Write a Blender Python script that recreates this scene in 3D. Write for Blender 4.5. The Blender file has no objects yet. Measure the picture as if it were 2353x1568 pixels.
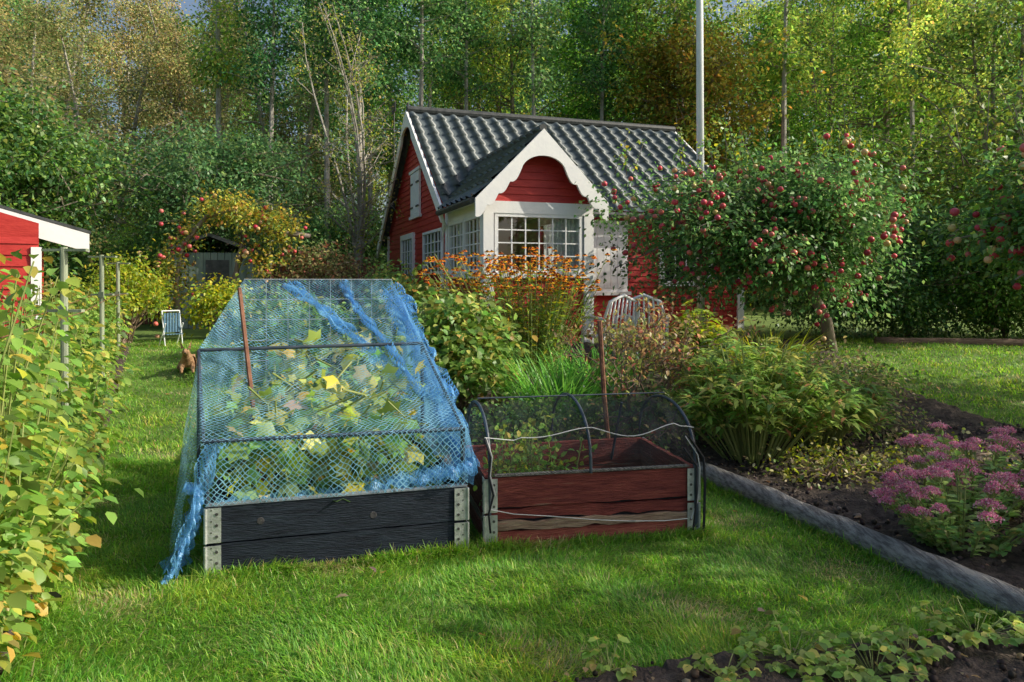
import bpy, math, random
import numpy as np
from mathutils import Vector, Matrix
rng=np.random.default_rng(7); random.seed(7)
scene=bpy.context.scene
scene.view_settings.view_transform='Standard'
scene.view_settings.look='None'
scene.view_settings.exposure=0
COL=scene.collection

# ---------------------------------------------------------------- terrain
def sm(t):
    t=np.clip(t,0,1); return t*t*(3-2*t)
def HT(x,y):
    x=np.asarray(x,float); y=np.asarray(y,float)
    z=.47*sm((y-6.0)/5.2)
    z=z+np.clip(y-20,0,60)*.10
    z=z+.012*np.sin(x*1.7+y*.8)+.010*np.sin(y*2.3-x*.9)
    return z

# ---------------------------------------------------------------- materials
def newmat(name):
    m=bpy.data.materials.new(name); m.use_nodes=True
    nt=m.node_tree; nt.nodes.clear()
    out=nt.nodes.new('ShaderNodeOutputMaterial')
    return m,nt,out
def N(nt,t,**k):
    n=nt.nodes.new(t)
    for a,b in k.items():
        if a in n.inputs: n.inputs[a].default_value=b
        else: setattr(n,a,b)
    return n
def noise_mat(name,c1,c2,scale=8,rough=.7,bump=.2,stretch=(1,1,1),metal=0,detail=6,c3=None,spec=.4,bdist=.02,pos=(.35,.65)):
    m,nt,out=newmat(name)
    tc=N(nt,'ShaderNodeTexCoord'); mp=N(nt,'ShaderNodeMapping'); mp.inputs['Scale'].default_value=stretch
    nt.links.new(tc.outputs['Object'],mp.inputs['Vector'])
    no=N(nt,'ShaderNodeTexNoise',Scale=scale,Detail=detail); no.inputs['Roughness'].default_value=.65
    nt.links.new(mp.outputs[0],no.inputs['Vector'])
    cr=N(nt,'ShaderNodeValToRGB'); e=cr.color_ramp.elements
    e[0].position=pos[0]; e[0].color=(*c1,1); e[1].position=pos[1]; e[1].color=(*c2,1)
    if c3 is not None:
        q=cr.color_ramp.elements.new(min(.98,pos[1]+.12)); q.color=(*c3,1)
    nt.links.new(no.outputs['Fac'],cr.inputs[0])
    b=N(nt,'ShaderNodeBsdfPrincipled'); b.inputs['Roughness'].default_value=rough; b.inputs['Metallic'].default_value=metal
    b.inputs['Specular IOR Level'].default_value=spec
    nt.links.new(cr.outputs[0],b.inputs['Base Color'])
    n2=N(nt,'ShaderNodeTexNoise',Scale=scale*4,Detail=5)
    nt.links.new(mp.outputs[0],n2.inputs['Vector'])
    bp=N(nt,'ShaderNodeBump',Strength=bump,Distance=bdist)
    nt.links.new(n2.outputs['Fac'],bp.inputs['Height']); nt.links.new(bp.outputs[0],b.inputs['Normal'])
    nt.links.new(b.outputs[0],out.inputs[0])
    return m
def leaf_mat(name,trans=.4,rough=.42,vary=False,spec=.4):
    m,nt,out=newmat(name)
    at=N(nt,'ShaderNodeAttribute'); at.attribute_name='Col'
    src=at.outputs['Color']
    if vary:
        oi=N(nt,'ShaderNodeObjectInfo'); hs=N(nt,'ShaderNodeHueSaturation')
        mr=N(nt,'ShaderNodeMapRange'); mr.inputs['To Min'].default_value=.48; mr.inputs['To Max'].default_value=.525
        nt.links.new(oi.outputs['Random'],mr.inputs['Value']); nt.links.new(mr.outputs[0],hs.inputs['Hue'])
        mv=N(nt,'ShaderNodeMapRange'); mv.inputs['To Min'].default_value=1.6; mv.inputs['To Max'].default_value=1.0
        nt.links.new(oi.outputs['Random'],mv.inputs['Value']); nt.links.new(mv.outputs[0],hs.inputs['Value'])
        nt.links.new(src,hs.inputs['Color']); src=hs.outputs['Color']
        b=N(nt,'ShaderNodeBsdfDiffuse'); nt.links.new(src,b.inputs['Color'])
    else:
        b=N(nt,'ShaderNodeBsdfPrincipled'); b.inputs['Roughness'].default_value=rough; b.inputs['Specular IOR Level'].default_value=spec
        nt.links.new(src,b.inputs['Base Color'])
    h=N(nt,'ShaderNodeHueSaturation'); h.inputs['Hue'].default_value=.49; h.inputs['Saturation'].default_value=1.05; h.inputs['Value'].default_value=1.5
    nt.links.new(src,h.inputs['Color'])
    t=N(nt,'ShaderNodeBsdfTranslucent'); nt.links.new(h.outputs[0],t.inputs['Color'])
    mx=N(nt,'ShaderNodeMixShader'); mx.inputs[0].default_value=trans
    if trans<=0: nt.links.new(b.outputs[0],out.inputs[0]); return m
    nt.links.new(b.outputs[0],mx.inputs[1]); nt.links.new(t.outputs[0],mx.inputs[2]); nt.links.new(mx.outputs[0],out.inputs[0])
    return m
def net_mat(name,col,col2,scale,width,wvar,ang=45):
    m,nt,out=newmat(name)
    uv=N(nt,'ShaderNodeUVMap'); mp=N(nt,'ShaderNodeMapping'); mp.inputs['Rotation'].default_value=(0,0,math.radians(ang)); mp.inputs['Scale'].default_value=(scale,scale,1)
    nt.links.new(uv.outputs[0],mp.inputs[0])
    nd=N(nt,'ShaderNodeTexNoise',Scale=.12,Detail=2); nt.links.new(mp.outputs[0],nd.inputs['Vector'])
    ad=N(nt,'ShaderNodeVectorMath',operation='MULTIPLY_ADD'); ad.inputs[1].default_value=(4,4,4); nt.links.new(nd.outputs['Color'],ad.inputs[0]); nt.links.new(mp.outputs[0],ad.inputs[2])
    sp=N(nt,'ShaderNodeSeparateXYZ'); nt.links.new(ad.outputs[0],sp.inputs[0])
    nz=N(nt,'ShaderNodeTexNoise',Scale=7.0,Detail=5); tc=N(nt,'ShaderNodeTexCoord'); 
    mp2=N(nt,'ShaderNodeMapping'); mp2.inputs['Scale'].default_value=(2.2,.6,.8); nt.links.new(tc.outputs['Object'],mp2.inputs[0]); nt.links.new(mp2.outputs[0],nz.inputs['Vector'])
    wd=N(nt,'ShaderNodeMapRange'); wd.inputs['From Min'].default_value=.45; wd.inputs['From Max'].default_value=.72
    wd.inputs['To Min'].default_value=1-width; wd.inputs['To Max'].default_value=1-width-wvar
    nt.links.new(nz.outputs['Fac'],wd.inputs['Value'])
    ls=[]
    for ax in 'XY':
        fr=N(nt,'ShaderNodeMath',operation='FRACT'); nt.links.new(sp.outputs[ax],fr.inputs[0])
        g=N(nt,'ShaderNodeMath',operation='GREATER_THAN'); nt.links.new(fr.outputs[0],g.inputs[0]); nt.links.new(wd.outputs[0],g.inputs[1]); ls.append(g)
    mxm=N(nt,'ShaderNodeMath',operation='MAXIMUM'); nt.links.new(ls[0].outputs[0],mxm.inputs[0]); nt.links.new(ls[1].outputs[0],mxm.inputs[1])
    mc=N(nt,'ShaderNodeMixRGB'); mc.inputs[1].default_value=(*col,1); mc.inputs[2].default_value=(*col2,1)
    nt.links.new(nz.outputs['Fac'],mc.inputs[0])
    b=N(nt,'ShaderNodeBsdfPrincipled'); b.inputs['Roughness'].default_value=.35; nt.links.new(mc.outputs[0],b.inputs['Base Color'])
    t=N(nt,'ShaderNodeBsdfTranslucent'); nt.links.new(mc.outputs[0],t.inputs['Color'])
    m1=N(nt,'ShaderNodeMixShader'); m1.inputs[0].default_value=.4; nt.links.new(b.outputs[0],m1.inputs[1]); nt.links.new(t.outputs[0],m1.inputs[2])
    tr=N(nt,'ShaderNodeBsdfTransparent'); m2=N(nt,'ShaderNodeMixShader')
    nt.links.new(mxm.outputs[0],m2.inputs[0]); nt.links.new(tr.outputs[0],m2.inputs[1]); nt.links.new(m1.outputs[0],m2.inputs[2]); nt.links.new(m2.outputs[0],out.inputs[0])
    return m
def glass_mat(name):
    m,nt,out=newmat(name)
    tr=N(nt,'ShaderNodeBsdfTransparent'); tr.inputs[0].default_value=(.8,.85,.85,1)
    g=N(nt,'ShaderNodeBsdfGlossy'); g.inputs['Roughness'].default_value=.02
    lw=N(nt,'ShaderNodeLayerWeight',Blend=.25); mr=N(nt,'ShaderNodeMapRange'); mr.inputs['To Min'].default_value=.14; mr.inputs['To Max'].default_value=.8
    nt.links.new(lw.outputs['Facing'],mr.inputs['Value'])
    mx=N(nt,'ShaderNodeMixShader'); nt.links.new(mr.outputs[0],mx.inputs[0]); nt.links.new(tr.outputs[0],mx.inputs[1]); nt.links.new(g.outputs[0],mx.inputs[2]); nt.links.new(mx.outputs[0],out.inputs[0])
    return m

M={}
M['leaf']=leaf_mat('leaf',.42)
M['forest']=leaf_mat('forest_leaf',.45,vary=True)
M['grass']=leaf_mat('grass_blade',.45,.5)
M['petal']=leaf_mat('petal',.35,.6)
M['apple']=leaf_mat('apple_skin',.0,.3)
M['bark']=noise_mat('bark',(.15,.12,.09),(.36,.30,.25),6,.9,.6,(1,1,.25))
M['birch']=noise_mat('pale_bark',(.22,.20,.17),(.5,.47,.42),5,.8,.4,(1,1,.6))
M['twig']=noise_mat('twig_bark',(.15,.10,.07),(.32,.23,.17),10,.8,.3)
M['stem']=noise_mat('green_stem',(.18,.24,.06),(.32,.36,.12),6,.6,.2)
M['soil']=noise_mat('soil',(.035,.025,.02),(.13,.10,.08),14,.95,.9,bdist=.03)
M['red']=noise_mat('red_paint',(.40,.022,.020),(.54,.045,.036),3,.55,.25,(1,1,4))
M['white']=noise_mat('white_paint',(.82,.83,.85),(.90,.90,.90),5,.5,.1,pos=(.3,.55))
M['cream']=noise_mat('interior_wall',(.45,.40,.30),(.55,.50,.40),3,.8,.05)
M['curtain']=noise_mat('lace_curtain',(.55,.58,.6),(.85,.85,.83),30,.9,.4)
M['roof']=noise_mat('roof_tile',(.065,.085,.095),(.14,.17,.18),4,.42,.25,c3=(.19,.22,.20))
M['darkmetal']=noise_mat('dark_metal',(.035,.04,.042),(.085,.09,.09),9,.5,.1)
M['black']=noise_mat('black_fabric',(.008,.009,.012),(.02,.022,.03),9,.8,.3)
M['blackwood']=noise_mat('black_stained_wood',(.008,.011,.020),(.022,.032,.050),5,.65,.5,(1,1,9),c3=(.05,.06,.085),spec=.25)
M['redwood']=noise_mat('weathered_red_wood',(.13,.020,.020),(.26,.055,.042),4,.75,.9,(1.2,1,14),c3=(.30,.18,.13),pos=(.38,.60))
M['redwood2']=noise_mat('bleached_red_wood',(.26,.050,.040),(.40,.12,.085),4,.75,.9,(1.2,1,14),c3=(.34,.25,.19),pos=(.38,.60))
M['rawwood']=noise_mat('raw_grey_wood',(.20,.12,.08),(.45,.33,.23),4,.8,.9,(1.2,1,16),c3=(.32,.09,.07),pos=(.35,.60))
M['brownwood']=noise_mat('weathered_brown_wood',(.12,.07,.045),(.28,.19,.13),5,.8,.9,(1,1,12))
M['greywood']=noise_mat('grey_weathered_log',(.15,.14,.13),(.42,.40,.36),6,.85,.9,(8,.8,8),pos=(.38,.6))
M['galv']=noise_mat('galvanised_steel',(.38,.40,.40),(.65,.67,.67),25,.42,.15,metal=.5)
M['bolt']=noise_mat('bolt_dark',(.05,.05,.05),(.12,.12,.12),25,.5,.1,metal=.4)
M['pole']=noise_mat('white_pole',(.72,.76,.80),(.85,.87,.89),3,.3,.05)
M['postgreen']=noise_mat('green_post',(.20,.24,.17),(.36,.40,.28),6,.7,.3,(1,1,.3))
M['rod']=noise_mat('dark_rod',(.03,.045,.065),(.07,.09,.12),12,.45,.1)
M['stake']=noise_mat('stake_brown',(.12,.05,.03),(.26,.12,.07),12,.7,.3)
M['piping']=noise_mat('white_piping',(.5,.5,.5),(.7,.7,.7),12,.6,.1)
M['plastic']=noise_mat('white_plastic',(.72,.72,.74),(.82,.82,.82),3,.35,.03)
M['blue']=noise_mat('blue_fabric',(.06,.14,.22),(.12,.24,.34),8,.7,.1)
M['bluenet']=net_mat('blue_netting',(.10,.42,.75),(.45,.78,.95),46,.09,.16)
M['bluenet_d']=net_mat('blue_netting_folded',(.04,.30,.80),(.35,.70,.97),60,.20,.50)
M['blacknet']=net_mat('black_netting',(.02,.027,.03),(.07,.075,.08),150,.13,.12,20)
M['glass']=glass_mat('window_glass')
M['fence']=noise_mat('fence_paint',(.14,.045,.03),(.25,.09,.06),6,.8,.3)
M['greenshed']=noise_mat('grey_green_wood',(.15,.20,.17),(.25,.31,.27),5,.8,.3,(1,1,.2))
M['fur']=noise_mat('dog_fur',(.20,.10,.05),(.5,.32,.17),14,.9,.5)

# ---------------------------------------------------------------- mesh helpers
def empty(name,loc=(0,0,0),rz=0):
    e=bpy.data.objects.new(name,None); COL.objects.link(e); e.location=loc; e.rotation_euler=(0,0,rz); e.empty_display_size=.2
    return e
def np_mesh(name,V,F,mats,cols=None,uv=None,smooth=False,parent=None,link=True):
    V=np.asarray(V,np.float32); F=np.asarray(F,np.int32); k=F.shape[1]
    me=bpy.data.meshes.new(name)
    me.vertices.add(len(V)); me.vertices.foreach_set('co',V.ravel())
    me.loops.add(F.size); me.loops.foreach_set('vertex_index',F.ravel())
    me.polygons.add(len(F)); me.polygons.foreach_set('loop_start',np.arange(len(F),dtype=np.int32)*k)
    if smooth: me.polygons.foreach_set('use_smooth',np.ones(len(F),bool))
    me.update(calc_edges=True)
    if cols is not None:
        a=me.color_attributes.new('Col','FLOAT_COLOR','POINT')
        c=np.ones((len(V),4),np.float32); c[:,:3]=cols; a.data.foreach_set('color',c.ravel())
    if uv is not None:
        l=me.uv_layers.new(name='UVMap'); l.data.foreach_set('uv',np.asarray(uv,np.float32)[F.ravel()].ravel())
    if not isinstance(mats,(list,tuple)): mats=[mats]
    for m in mats: me.materials.append(m)
    if not link: return me
    ob=bpy.data.objects.new(name,me); COL.objects.link(ob)
    if parent: ob.parent=parent
    return ob

class MB:
    def __init__(s): s.v=[];s.f=[];s.n=0
    def add(s,V,F):
        V=[tuple(p) for p in V]; s.v+=V; s.f+=[tuple(i+s.n for i in f) for f in F]; s.n+=len(V)
    def box(s,a,b,jit=0):
        x0,y0,z0=a;x1,y1,z1=b
        V=[(x,y,z) for z in (z0,z1) for x,y in ((x0,y0),(x1,y0),(x1,y1),(x0,y1))]
        s.add(V,[(3,2,1,0),(4,5,6,7),(0,1,5,4),(1,2,6,5),(2,3,7,6),(3,0,4,7)])
    def plank(s,a,b,seg=10,amp=.004):
        x0,y0,z0=a;x1,y1,z1=b; V=[];F=[]
        for i in range(seg+1):
            x=x0+(x1-x0)*i/seg; d0=random.uniform(-amp,amp); d1=random.uniform(-amp,amp)
            V+=[(x,y0,z0+d0),(x,y1,z0+d0),(x,y1,z1+d1),(x,y0,z1+d1)]
        for i in range(seg):
            o=i*4
            for k in range(4): F.append((o+k,o+(k+1)%4,o+4+(k+1)%4,o+4+k)[::-1])
        F+= [(0,1,2,3)]; o=seg*4; F+=[(o+3,o+2,o+1,o)]
        s.add(V,F)
    def tube(s,pts,r,n=6):
        P=[Vector(p) for p in pts]; m=len(P)
        if not hasattr(r,'__len__'): r=[r]*m
        V=[];F=[]
        for i,p in enumerate(P):
            d=(P[min(i+1,m-1)]-P[max(i-1,0)])
            if d.length<1e-9: d=Vector((0,0,1))
            d.normalize()
            a=d.orthogonal() if abs(d.z)>.99 else d.cross(Vector((0,0,1))); a.normalize(); b=d.cross(a)
            for k in range(n):
                t=2*math.pi*k/n; V.append(p+(a*math.cos(t)+b*math.sin(t))*r[i])
        for i in range(m-1):
            for k in range(n): F.append((i*n+k,i*n+(k+1)%n,(i+1)*n+(k+1)%n,(i+1)*n+k)[::-1])
        F.append(tuple(range(n))); F.append(tuple((m-1)*n+k for k in range(n))[::-1])
        s.add(V,F)
    def prism(s,poly,fn,d0,d1):
        n=len(poly); V=[fn(a,b,d0) for a,b in poly]+[fn(a,b,d1) for a,b in poly]
        F=[tuple(range(n)),tuple(range(2*n-1,n-1,-1))]+[(i,n+i,n+(i+1)%n,(i+1)%n) for i in range(n)]
        s.add(V,F)
    def ob(s,name,mat,parent=None,smooth=False,bevel=0):
        me=bpy.data.meshes.new(name); me.from_pydata([tuple(v) for v in s.v],[],s.f); me.materials.append(mat)
        me.update()
        if smooth: me.polygons.foreach_set('use_smooth',[True]*len(me.polygons))
        o=bpy.data.objects.new(name,me); COL.objects.link(o)
        if parent: o.parent=parent
        return o

T_DIA=(np.array([(0,0,0),(.45,.5,.10),(1,0,-.08),(.45,-.5,.10)],float),np.array([(0,1,2,3)]))
T_LEAF=(np.array([(0,0,0),(.28,.42,.10),(.68,.40,.07),(1,0,-.14),(.68,-.40,.07),(.28,-.42,.10),(.5,0,-.03)],float),np.array([(0,1,2,6),(6,2,3,4),(0,6,4,5)]))
ang=np.linspace(math.pi,-math.pi,11)[:-1]
_rr=[.18,.62,.42,.70,.50,.78,.50,.70,.42,.62]
_ov=[(.0+.42+math.cos(a)*r*.75,math.sin(a)*r*.8,(-.10 if i%2 else .04)) for i,(a,r) in enumerate(zip(ang,_rr))]
T_BIG=(np.array([(.4,0,-.02)]+_ov,float),np.array([(0,1+2*i,2+2*i,1+(2*i+2)%10) for i in range(5)]))

def nrm(a): return a/np.maximum(np.linalg.norm(a,axis=-1,keepdims=True),1e-9)
class LV:
    def __init__(s): s.v=[];s.f=[];s.c=[];s.n=0
    def add(s,pos,d,nn,L,W,T,cols):
        pos=np.asarray(pos,float); n=len(pos)
        if n==0: return
        d=nrm(np.asarray(d,float)); y=nrm(np.cross(nn,d)); z=np.cross(d,y)
        L=np.broadcast_to(L,(n,))[:,None,None]; W=np.broadcast_to(W,(n,))[:,None,None]
        t=T[0]; V=pos[:,None,:]+t[None,:,0:1]*L*d[:,None,:]+t[None,:,1:2]*W*y[:,None,:]+t[None,:,2:3]*L*z[:,None,:]
        F=T[1][None]+ (np.arange(n)*len(t))[:,None,None]+s.n
        s.v.append(V.reshape(-1,3)); s.f.append(F.reshape(-1,4)); s.c.append(np.repeat(cols,len(t),0)); s.n+=n*len(t)
    def strips(s,base,hd,length,width,droop,cols,seg=4):
        n=len(base); hd=nrm(hd); side=np.stack([-hd[:,1],hd[:,0],hd[:,2]*0],1)
        k=seg+1; tt=np.linspace(0,1,k)
        V=np.zeros((n,k,2,3))
        for i,t in enumerate(tt):
            c=base+np.stack([hd[:,0]*length*t*(.25+droop*t),hd[:,1]*length*t*(.25+droop*t),length*(t-.55*droop*t**2.2)],1)
            w=(width*(1-t**2.2)+.0008)[:,None]/2
            V[:,i,0]=c-side*w; V[:,i,1]=c+side*w
        f=np.array([(2*i,2*i+1,2*i+3,2*i+2) for i in range(seg)])
        F=f[None]+(np.arange(n)*k*2)[:,None,None]+s.n
        s.v.append(V.reshape(-1,3)); s.f.append(F.reshape(-1,4)); s.c.append(np.repeat(cols,2*k,0)); s.n+=n*k*2
    def ob(s,name,mat,parent=None,link=True,smooth=False):
        return np_mesh(name,np.concatenate(s.v),np.concatenate(s.f),mat,np.concatenate(s.c),parent=parent,link=link,smooth=smooth)

def pal(p,n,jit=.25):
    c=np.array([a for a,w in p],float); w=np.array([w for a,w in p],float); w/=w.sum()
    i=rng.choice(len(p),n,p=w); q=c[i]*(1+rng.normal(0,jit,(n,1)))*(1+rng.normal(0,.08,(n,3)))
    return np.clip(q,.004,.85)
def rdir(n): return nrm(rng.normal(0,1,(n,3)))
P_GREEN=[((.12,.25,.05),4),((.18,.32,.06),3),((.30,.42,.09),1.5)]
P_DARK=[((.09,.20,.08),4),((.13,.27,.10),3),((.25,.38,.13),1.8)]
P_YG=[((.30,.40,.04),4),((.42,.47,.05),3),((.17,.30,.05),2),((.55,.48,.06),1)]
P_YGF=[((.25,.36,.07),4),((.37,.43,.09),3),((.14,.26,.07),3),((.46,.42,.11),1)]
P_OLIVE=[((.29,.29,.12),4),((.38,.33,.16),3),((.18,.26,.09),3),((.48,.40,.18),2)]
P_ORANGE=[((.42,.34,.06),3),((.36,.36,.06),3),((.46,.26,.06),1),((.22,.30,.06),2)]

def ball(lv,pos,r,cols,nu=7,nv=5):
    V=[];F=[]
    for j in range(nv+1):
        ph=math.pi*j/nv
        for i in range(nu):
            th=2*math.pi*i/nu; V.append((math.sin(ph)*math.cos(th),math.sin(ph)*math.sin(th),math.cos(ph)*.92))
    for j in range(nv):
        for i in range(nu): F.append((j*nu+i,(j+1)*nu+i,(j+1)*nu+(i+1)%nu,j*nu+(i+1)%nu))
    t0=np.array(V); F=np.array(F); n=len(pos); pos=np.asarray(pos,float)
    z=np.tile([0,0,1.],(n,1))
    t=rng.uniform(0,6.28,n); d=nrm(np.stack([np.cos(t),np.sin(t),rng.normal(0,.2,n)],1))
    y=nrm(np.cross(z,d)); zz=np.cross(d,y)
    r=np.broadcast_to(r,(n,))
    VV=pos[:,None]+r[:,None,None]*(t0[None,:,0:1]*d[:,None]+t0[None,:,1:2]*y[:,None]+t0[None,:,2:3]*zz[:,None])
    FF=F[None]+(np.arange(n)*len(t0))[:,None,None]+lv.n
    lv.v.append(VV.reshape(-1,3)); lv.f.append(FF.reshape(-1,4)); lv.c.append(np.repeat(cols,len(t0),0)); lv.n+=n*len(t0)

def foliage(lv,centers,per,sig,L,palette,T=T_DIA,flat=.75,wr=.62,clumpcol=.22,up=.6,out=None):
    centers=np.asarray(centers,float); n=len(centers)*per
    c=np.repeat(centers,per,0); off=rng.normal(0,1,(n,3))*sig; off[:,2]*=flat
    pos=c+off
    d=nrm(off)+rdir(n)*.8; d[:,2]-=.35
    nn=rdir(n); nn[:,2]=np.abs(nn[:,2])+up
    cols=pal(palette,n)*np.repeat(np.clip(1+rng.normal(0,clumpcol,(len(centers),1)),.4,1.8),per,0)
    l=L*rng.uniform(.6,1.3,n)
    lv.add(pos,d,nn,l,l*wr,T,np.clip(cols,0.003,.7))

# ---------------------------------------------------------------- generic tree
def tree_parts(height,base,radius,nlimb,prof,clper=4,bend=.3,upang=.35,r0=.15,droop=0,stems=1,side=6):
    mb=MB(); cl=[]
    for s_ in range(stems):
        a0=random.uniform(0,6.28); lean=0 if stems==1 else random.uniform(.08,.22)*height
        top=Vector((math.cos(a0)*lean,math.sin(a0)*lean,height))
        tr=[]
        ph=random.uniform(0,6)
        for i in range(9):
            t=i/8; tr.append(Vector((top.x*t**1.3+bend*math.sin(t*4+ph)*t*.6,top.y*t**1.3+bend*math.cos(t*3+ph)*t*.6,height*t)))
        mb.tube(tr,[r0*(1-.85*i/8)*(1.25 if i==0 else 1) for i in range(9)],side)
        for i in range(nlimb//stems):
            zf=random.uniform(base/height,.98); k=zf*8; j=min(int(k),7); p=tr[j].lerp(tr[j+1],k-j)
            q=(zf-base/height)/(1-base/height); ln=radius*prof(q)*random.uniform(.6,1.15); a=random.uniform(0,6.28)
            pts=[]
            for m in range(5):
                t=m/4; pts.append(p+Vector((math.cos(a)*ln*t,math.sin(a)*ln*t,ln*(upang*t-droop*t*t)+random.uniform(-.05,.05)*ln)))
            rr=r0*(1-.8*zf)*.45
            mb.tube(pts,[max(.008,rr*(1-.8*m/4)) for m in range(5)],4)
            for m in range(clper):
                t=random.uniform(.35,1.05); b=pts[min(int(t*4),3)].lerp(pts[min(int(t*4),3)+1],t*4-min(int(t*4),3))
                o=Vector((random.gauss(0,.16),random.gauss(0,.16),random.gauss(0,.12)))*ln
                cl.append(b+o)
                if ln>.6: mb.tube([b-o*.6,b+o],[rr*.3+.004,.004],3)
    return mb,np.array([tuple(c) for c in cl])
round_prof=lambda q: max(.15,math.sin(math.pi*min(1,max(0,q*.85+.12)))**.7)
tall_prof=lambda q: max(.12,(1-q)**.6*(.5+.5*min(1,q*5)))

def mkvar(name,height,base,radius,nlimb,prof,per,sig,L,palette,bark,**k):
    mb,cl=tree_parts(height,base,radius,nlimb,prof,**k)
    lv=LV(); foliage(lv,cl,per,sig,L,palette)
    t=mb.ob(name+'_trunk',bark); me_t=t.data; bpy.data.objects.remove(t)
    me_l=lv.ob(name+'_leaves',M['forest'],link=False)
    return (me_t,me_l,height)
V_DARK=[mkvar('dark_tree_%d'%i,12,2.5,2.4,75,round_prof,52,.25,.14,P_DARK,M['bark'],clper=4) for i in range(2)]
V_OLI=[mkvar('olive_tree_%d'%i,12,1.6,2.2,80,tall_prof,48,.26,.11,P_OLIVE,M['birch'],clper=4,droop=.5,stems=2) for i in range(2)]
V_YG=[mkvar('yellow_tree_%d'%i,12,2.0,2.4,75,round_prof,46,.25,.13,P_YGF,M['bark'],clper=4,stems=2) for i in range(2)]
V_GRN=[mkvar('green_tree',12,3.8,2.2,70,tall_prof,48,.25,.13,P_GREEN,M['bark'],clper=4,upang=.1)]
V_BARE=[mkvar('slim_tree_%d'%i,13,6.5,1.3,42,tall_prof,34,.24,.12,p,M['birch'],clper=4,r0=.11) for i,p in enumerate((P_DARK,P_YGF))]
V_BUSH=[mkvar('under_bush_%d'%i,2.6,.2,1.5,45,round_prof,60,.22,.11,p,M['bark'],clper=4,r0=.05,stems=4) for i,p in enumerate((P_DARK,P_GREEN,P_YGF))]

def place(var,x,y,s,parent,zs=1,dz=0,name=None):
    rz=random.uniform(0,6.28); z=float(HT(x,y))-.05+dz
    for k,me in enumerate(var[:2]):
        o=bpy.data.objects.new(me.name,me); COL.objects.link(o)
        o.parent=parent; o.location=(x,y,z); o.rotation_euler=(0,0,rz); o.scale=(s,s,s*zs)
forest=empty('forest')
def zone(x,y):
    px=x/y
    r=random.random()
    if px<-.55: return random.choice(V_OLI if r<.5 else V_DARK)
    if px<-.30: return random.choice(V_OLI if r<.8 else V_GRN)
    if px<-.10: return random.choice(V_DARK+V_GRN if r<.6 else V_BARE)
    if px<.12: return random.choice(V_DARK+V_GRN if r<.85 else V_YG)
    if px<.55: return random.choice(V_YG if r<.75 else V_GRN)
    return random.choice(V_DARK if r<.4 else V_YG)
for x in np.arange(-19,17.5,2.8):
    y=random.uniform(22,25.5); xx=x+random.uniform(-.8,.8)
    place(zone(xx,y),xx,y,random.uniform(.78,1.1),forest)
for x in np.arange(-24,23,3.3):
    y=random.uniform(28,33); xx=x+random.uniform(-1,1)
    place(zone(xx,y),xx,y,random.uniform(.95,1.2),forest)
for x in np.arange(-31,31,4.0):
    y=random.uniform(37,44); xx=x+random.uniform(-1,1)
    place(zone(xx,y),xx,y,random.uniform(1.1,1.4),forest)
for x in np.arange(-40,41,5):
    y=random.uniform(50,58); place(random.choice(V_DARK+V_YG),x,y,random.uniform(1.1,1.35),forest)
for x,y in ((-8.2,20.5),(-6.4,19.6),(-5.2,21),(-4.1,19.8),(-2.6,20.4),(-1.4,21.2),(.6,20.8),(2.6,21.5),(7.6,20.5),(10.5,19.5),(12.5,21)):
    place(V_BARE[1 if x>5 or random.random()<.3 else 0],x,y,random.uniform(.85,1.05),forest)
for i in range(30):
    x=random.uniform(-17,16); y=random.uniform(20.5,25)
    place(V_BUSH[random.choice([0,0,1,2] if x>0 else [0,0,1])],x,y,random.uniform(.7,1.1),forest)
for i in range(16):
    x=random.uniform(-24,22); y=random.uniform(28,34)
    place(V_BUSH[random.choice([0,1,2])],x,y,random.uniform(1.1,1.7),forest)

# ---------------------------------------------------------------- named middle-distance trees
def single_tree(name,x,y,height,base,radius,nlimb,prof,per,sig,L,palette,bark,dz=0,T=T_DIA,**k):
    e=empty(name,(x,y,float(HT(x,y))-.03+dz),random.uniform(0,6.28))
    mb,cl=tree_parts(height,base,radius,nlimb,prof,**k); mb.ob('trunk',bark,e)
    lv=LV(); foliage(lv,cl,per,sig,L,palette,T); lv.ob('leaves',M['leaf'],e)
    return e,cl
single_tree('plum_tree',-6.8,16.6,3.9,1.2,2.3,80,round_prof,90,.22,.09,P_DARK,M['bark'],r0=.1,stems=3)
single_tree('maple_tree',-10.2,14.8,4.4,.8,2.0,80,round_prof,90,.24,.11,P_DARK+P_GREEN,M['bark'],r0=.12)
single_tree('maple_tree',-12.8,17.5,6.0,.8,2.4,80,round_prof,70,.26,.12,P_OLIVE,M['bark'],r0=.12)
single_tree('rowan_tree',5.2,21.5,7.6,4.2,2.2,70,round_prof,60,.24,.13,P_ORANGE,M['bark'],r0=.12)
single_tree('birch_tree',-3.5,17,7.0,1.6,1.2,90,tall_prof,12,.16,.065,P_YG+P_OLIVE,M['birch'],r0=.055,stems=6,upang=.9,bend=.7)
single_tree('willow_tree',9.2,14.2,6.4,1.0,2.4,90,round_prof,60,.25,.10,P_YGF+P_GREEN,M['bark'],r0=.1,stems=3)
single_tree('ash_tree',10.2,11.8,4.8,1.8,1.8,60,round_prof,60,.22,.09,P_DARK,M['bark'],r0=.1)
for i,(x,y,h,p) in enumerate([(5.4,12.6,1.9,P_DARK),(6.9,12.9,2.0,P_DARK+P_GREEN),(8.4,12.6,1.8,P_GREEN),(9.9,12.2,2.0,P_DARK),(4.2,16.5,2.6,P_YG)]):
    single_tree('hedge_shrub',x,y,h,.15,1.25,60,round_prof,80,.2,.07,p,M['twig'],r0=.03,stems=4)

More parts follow.
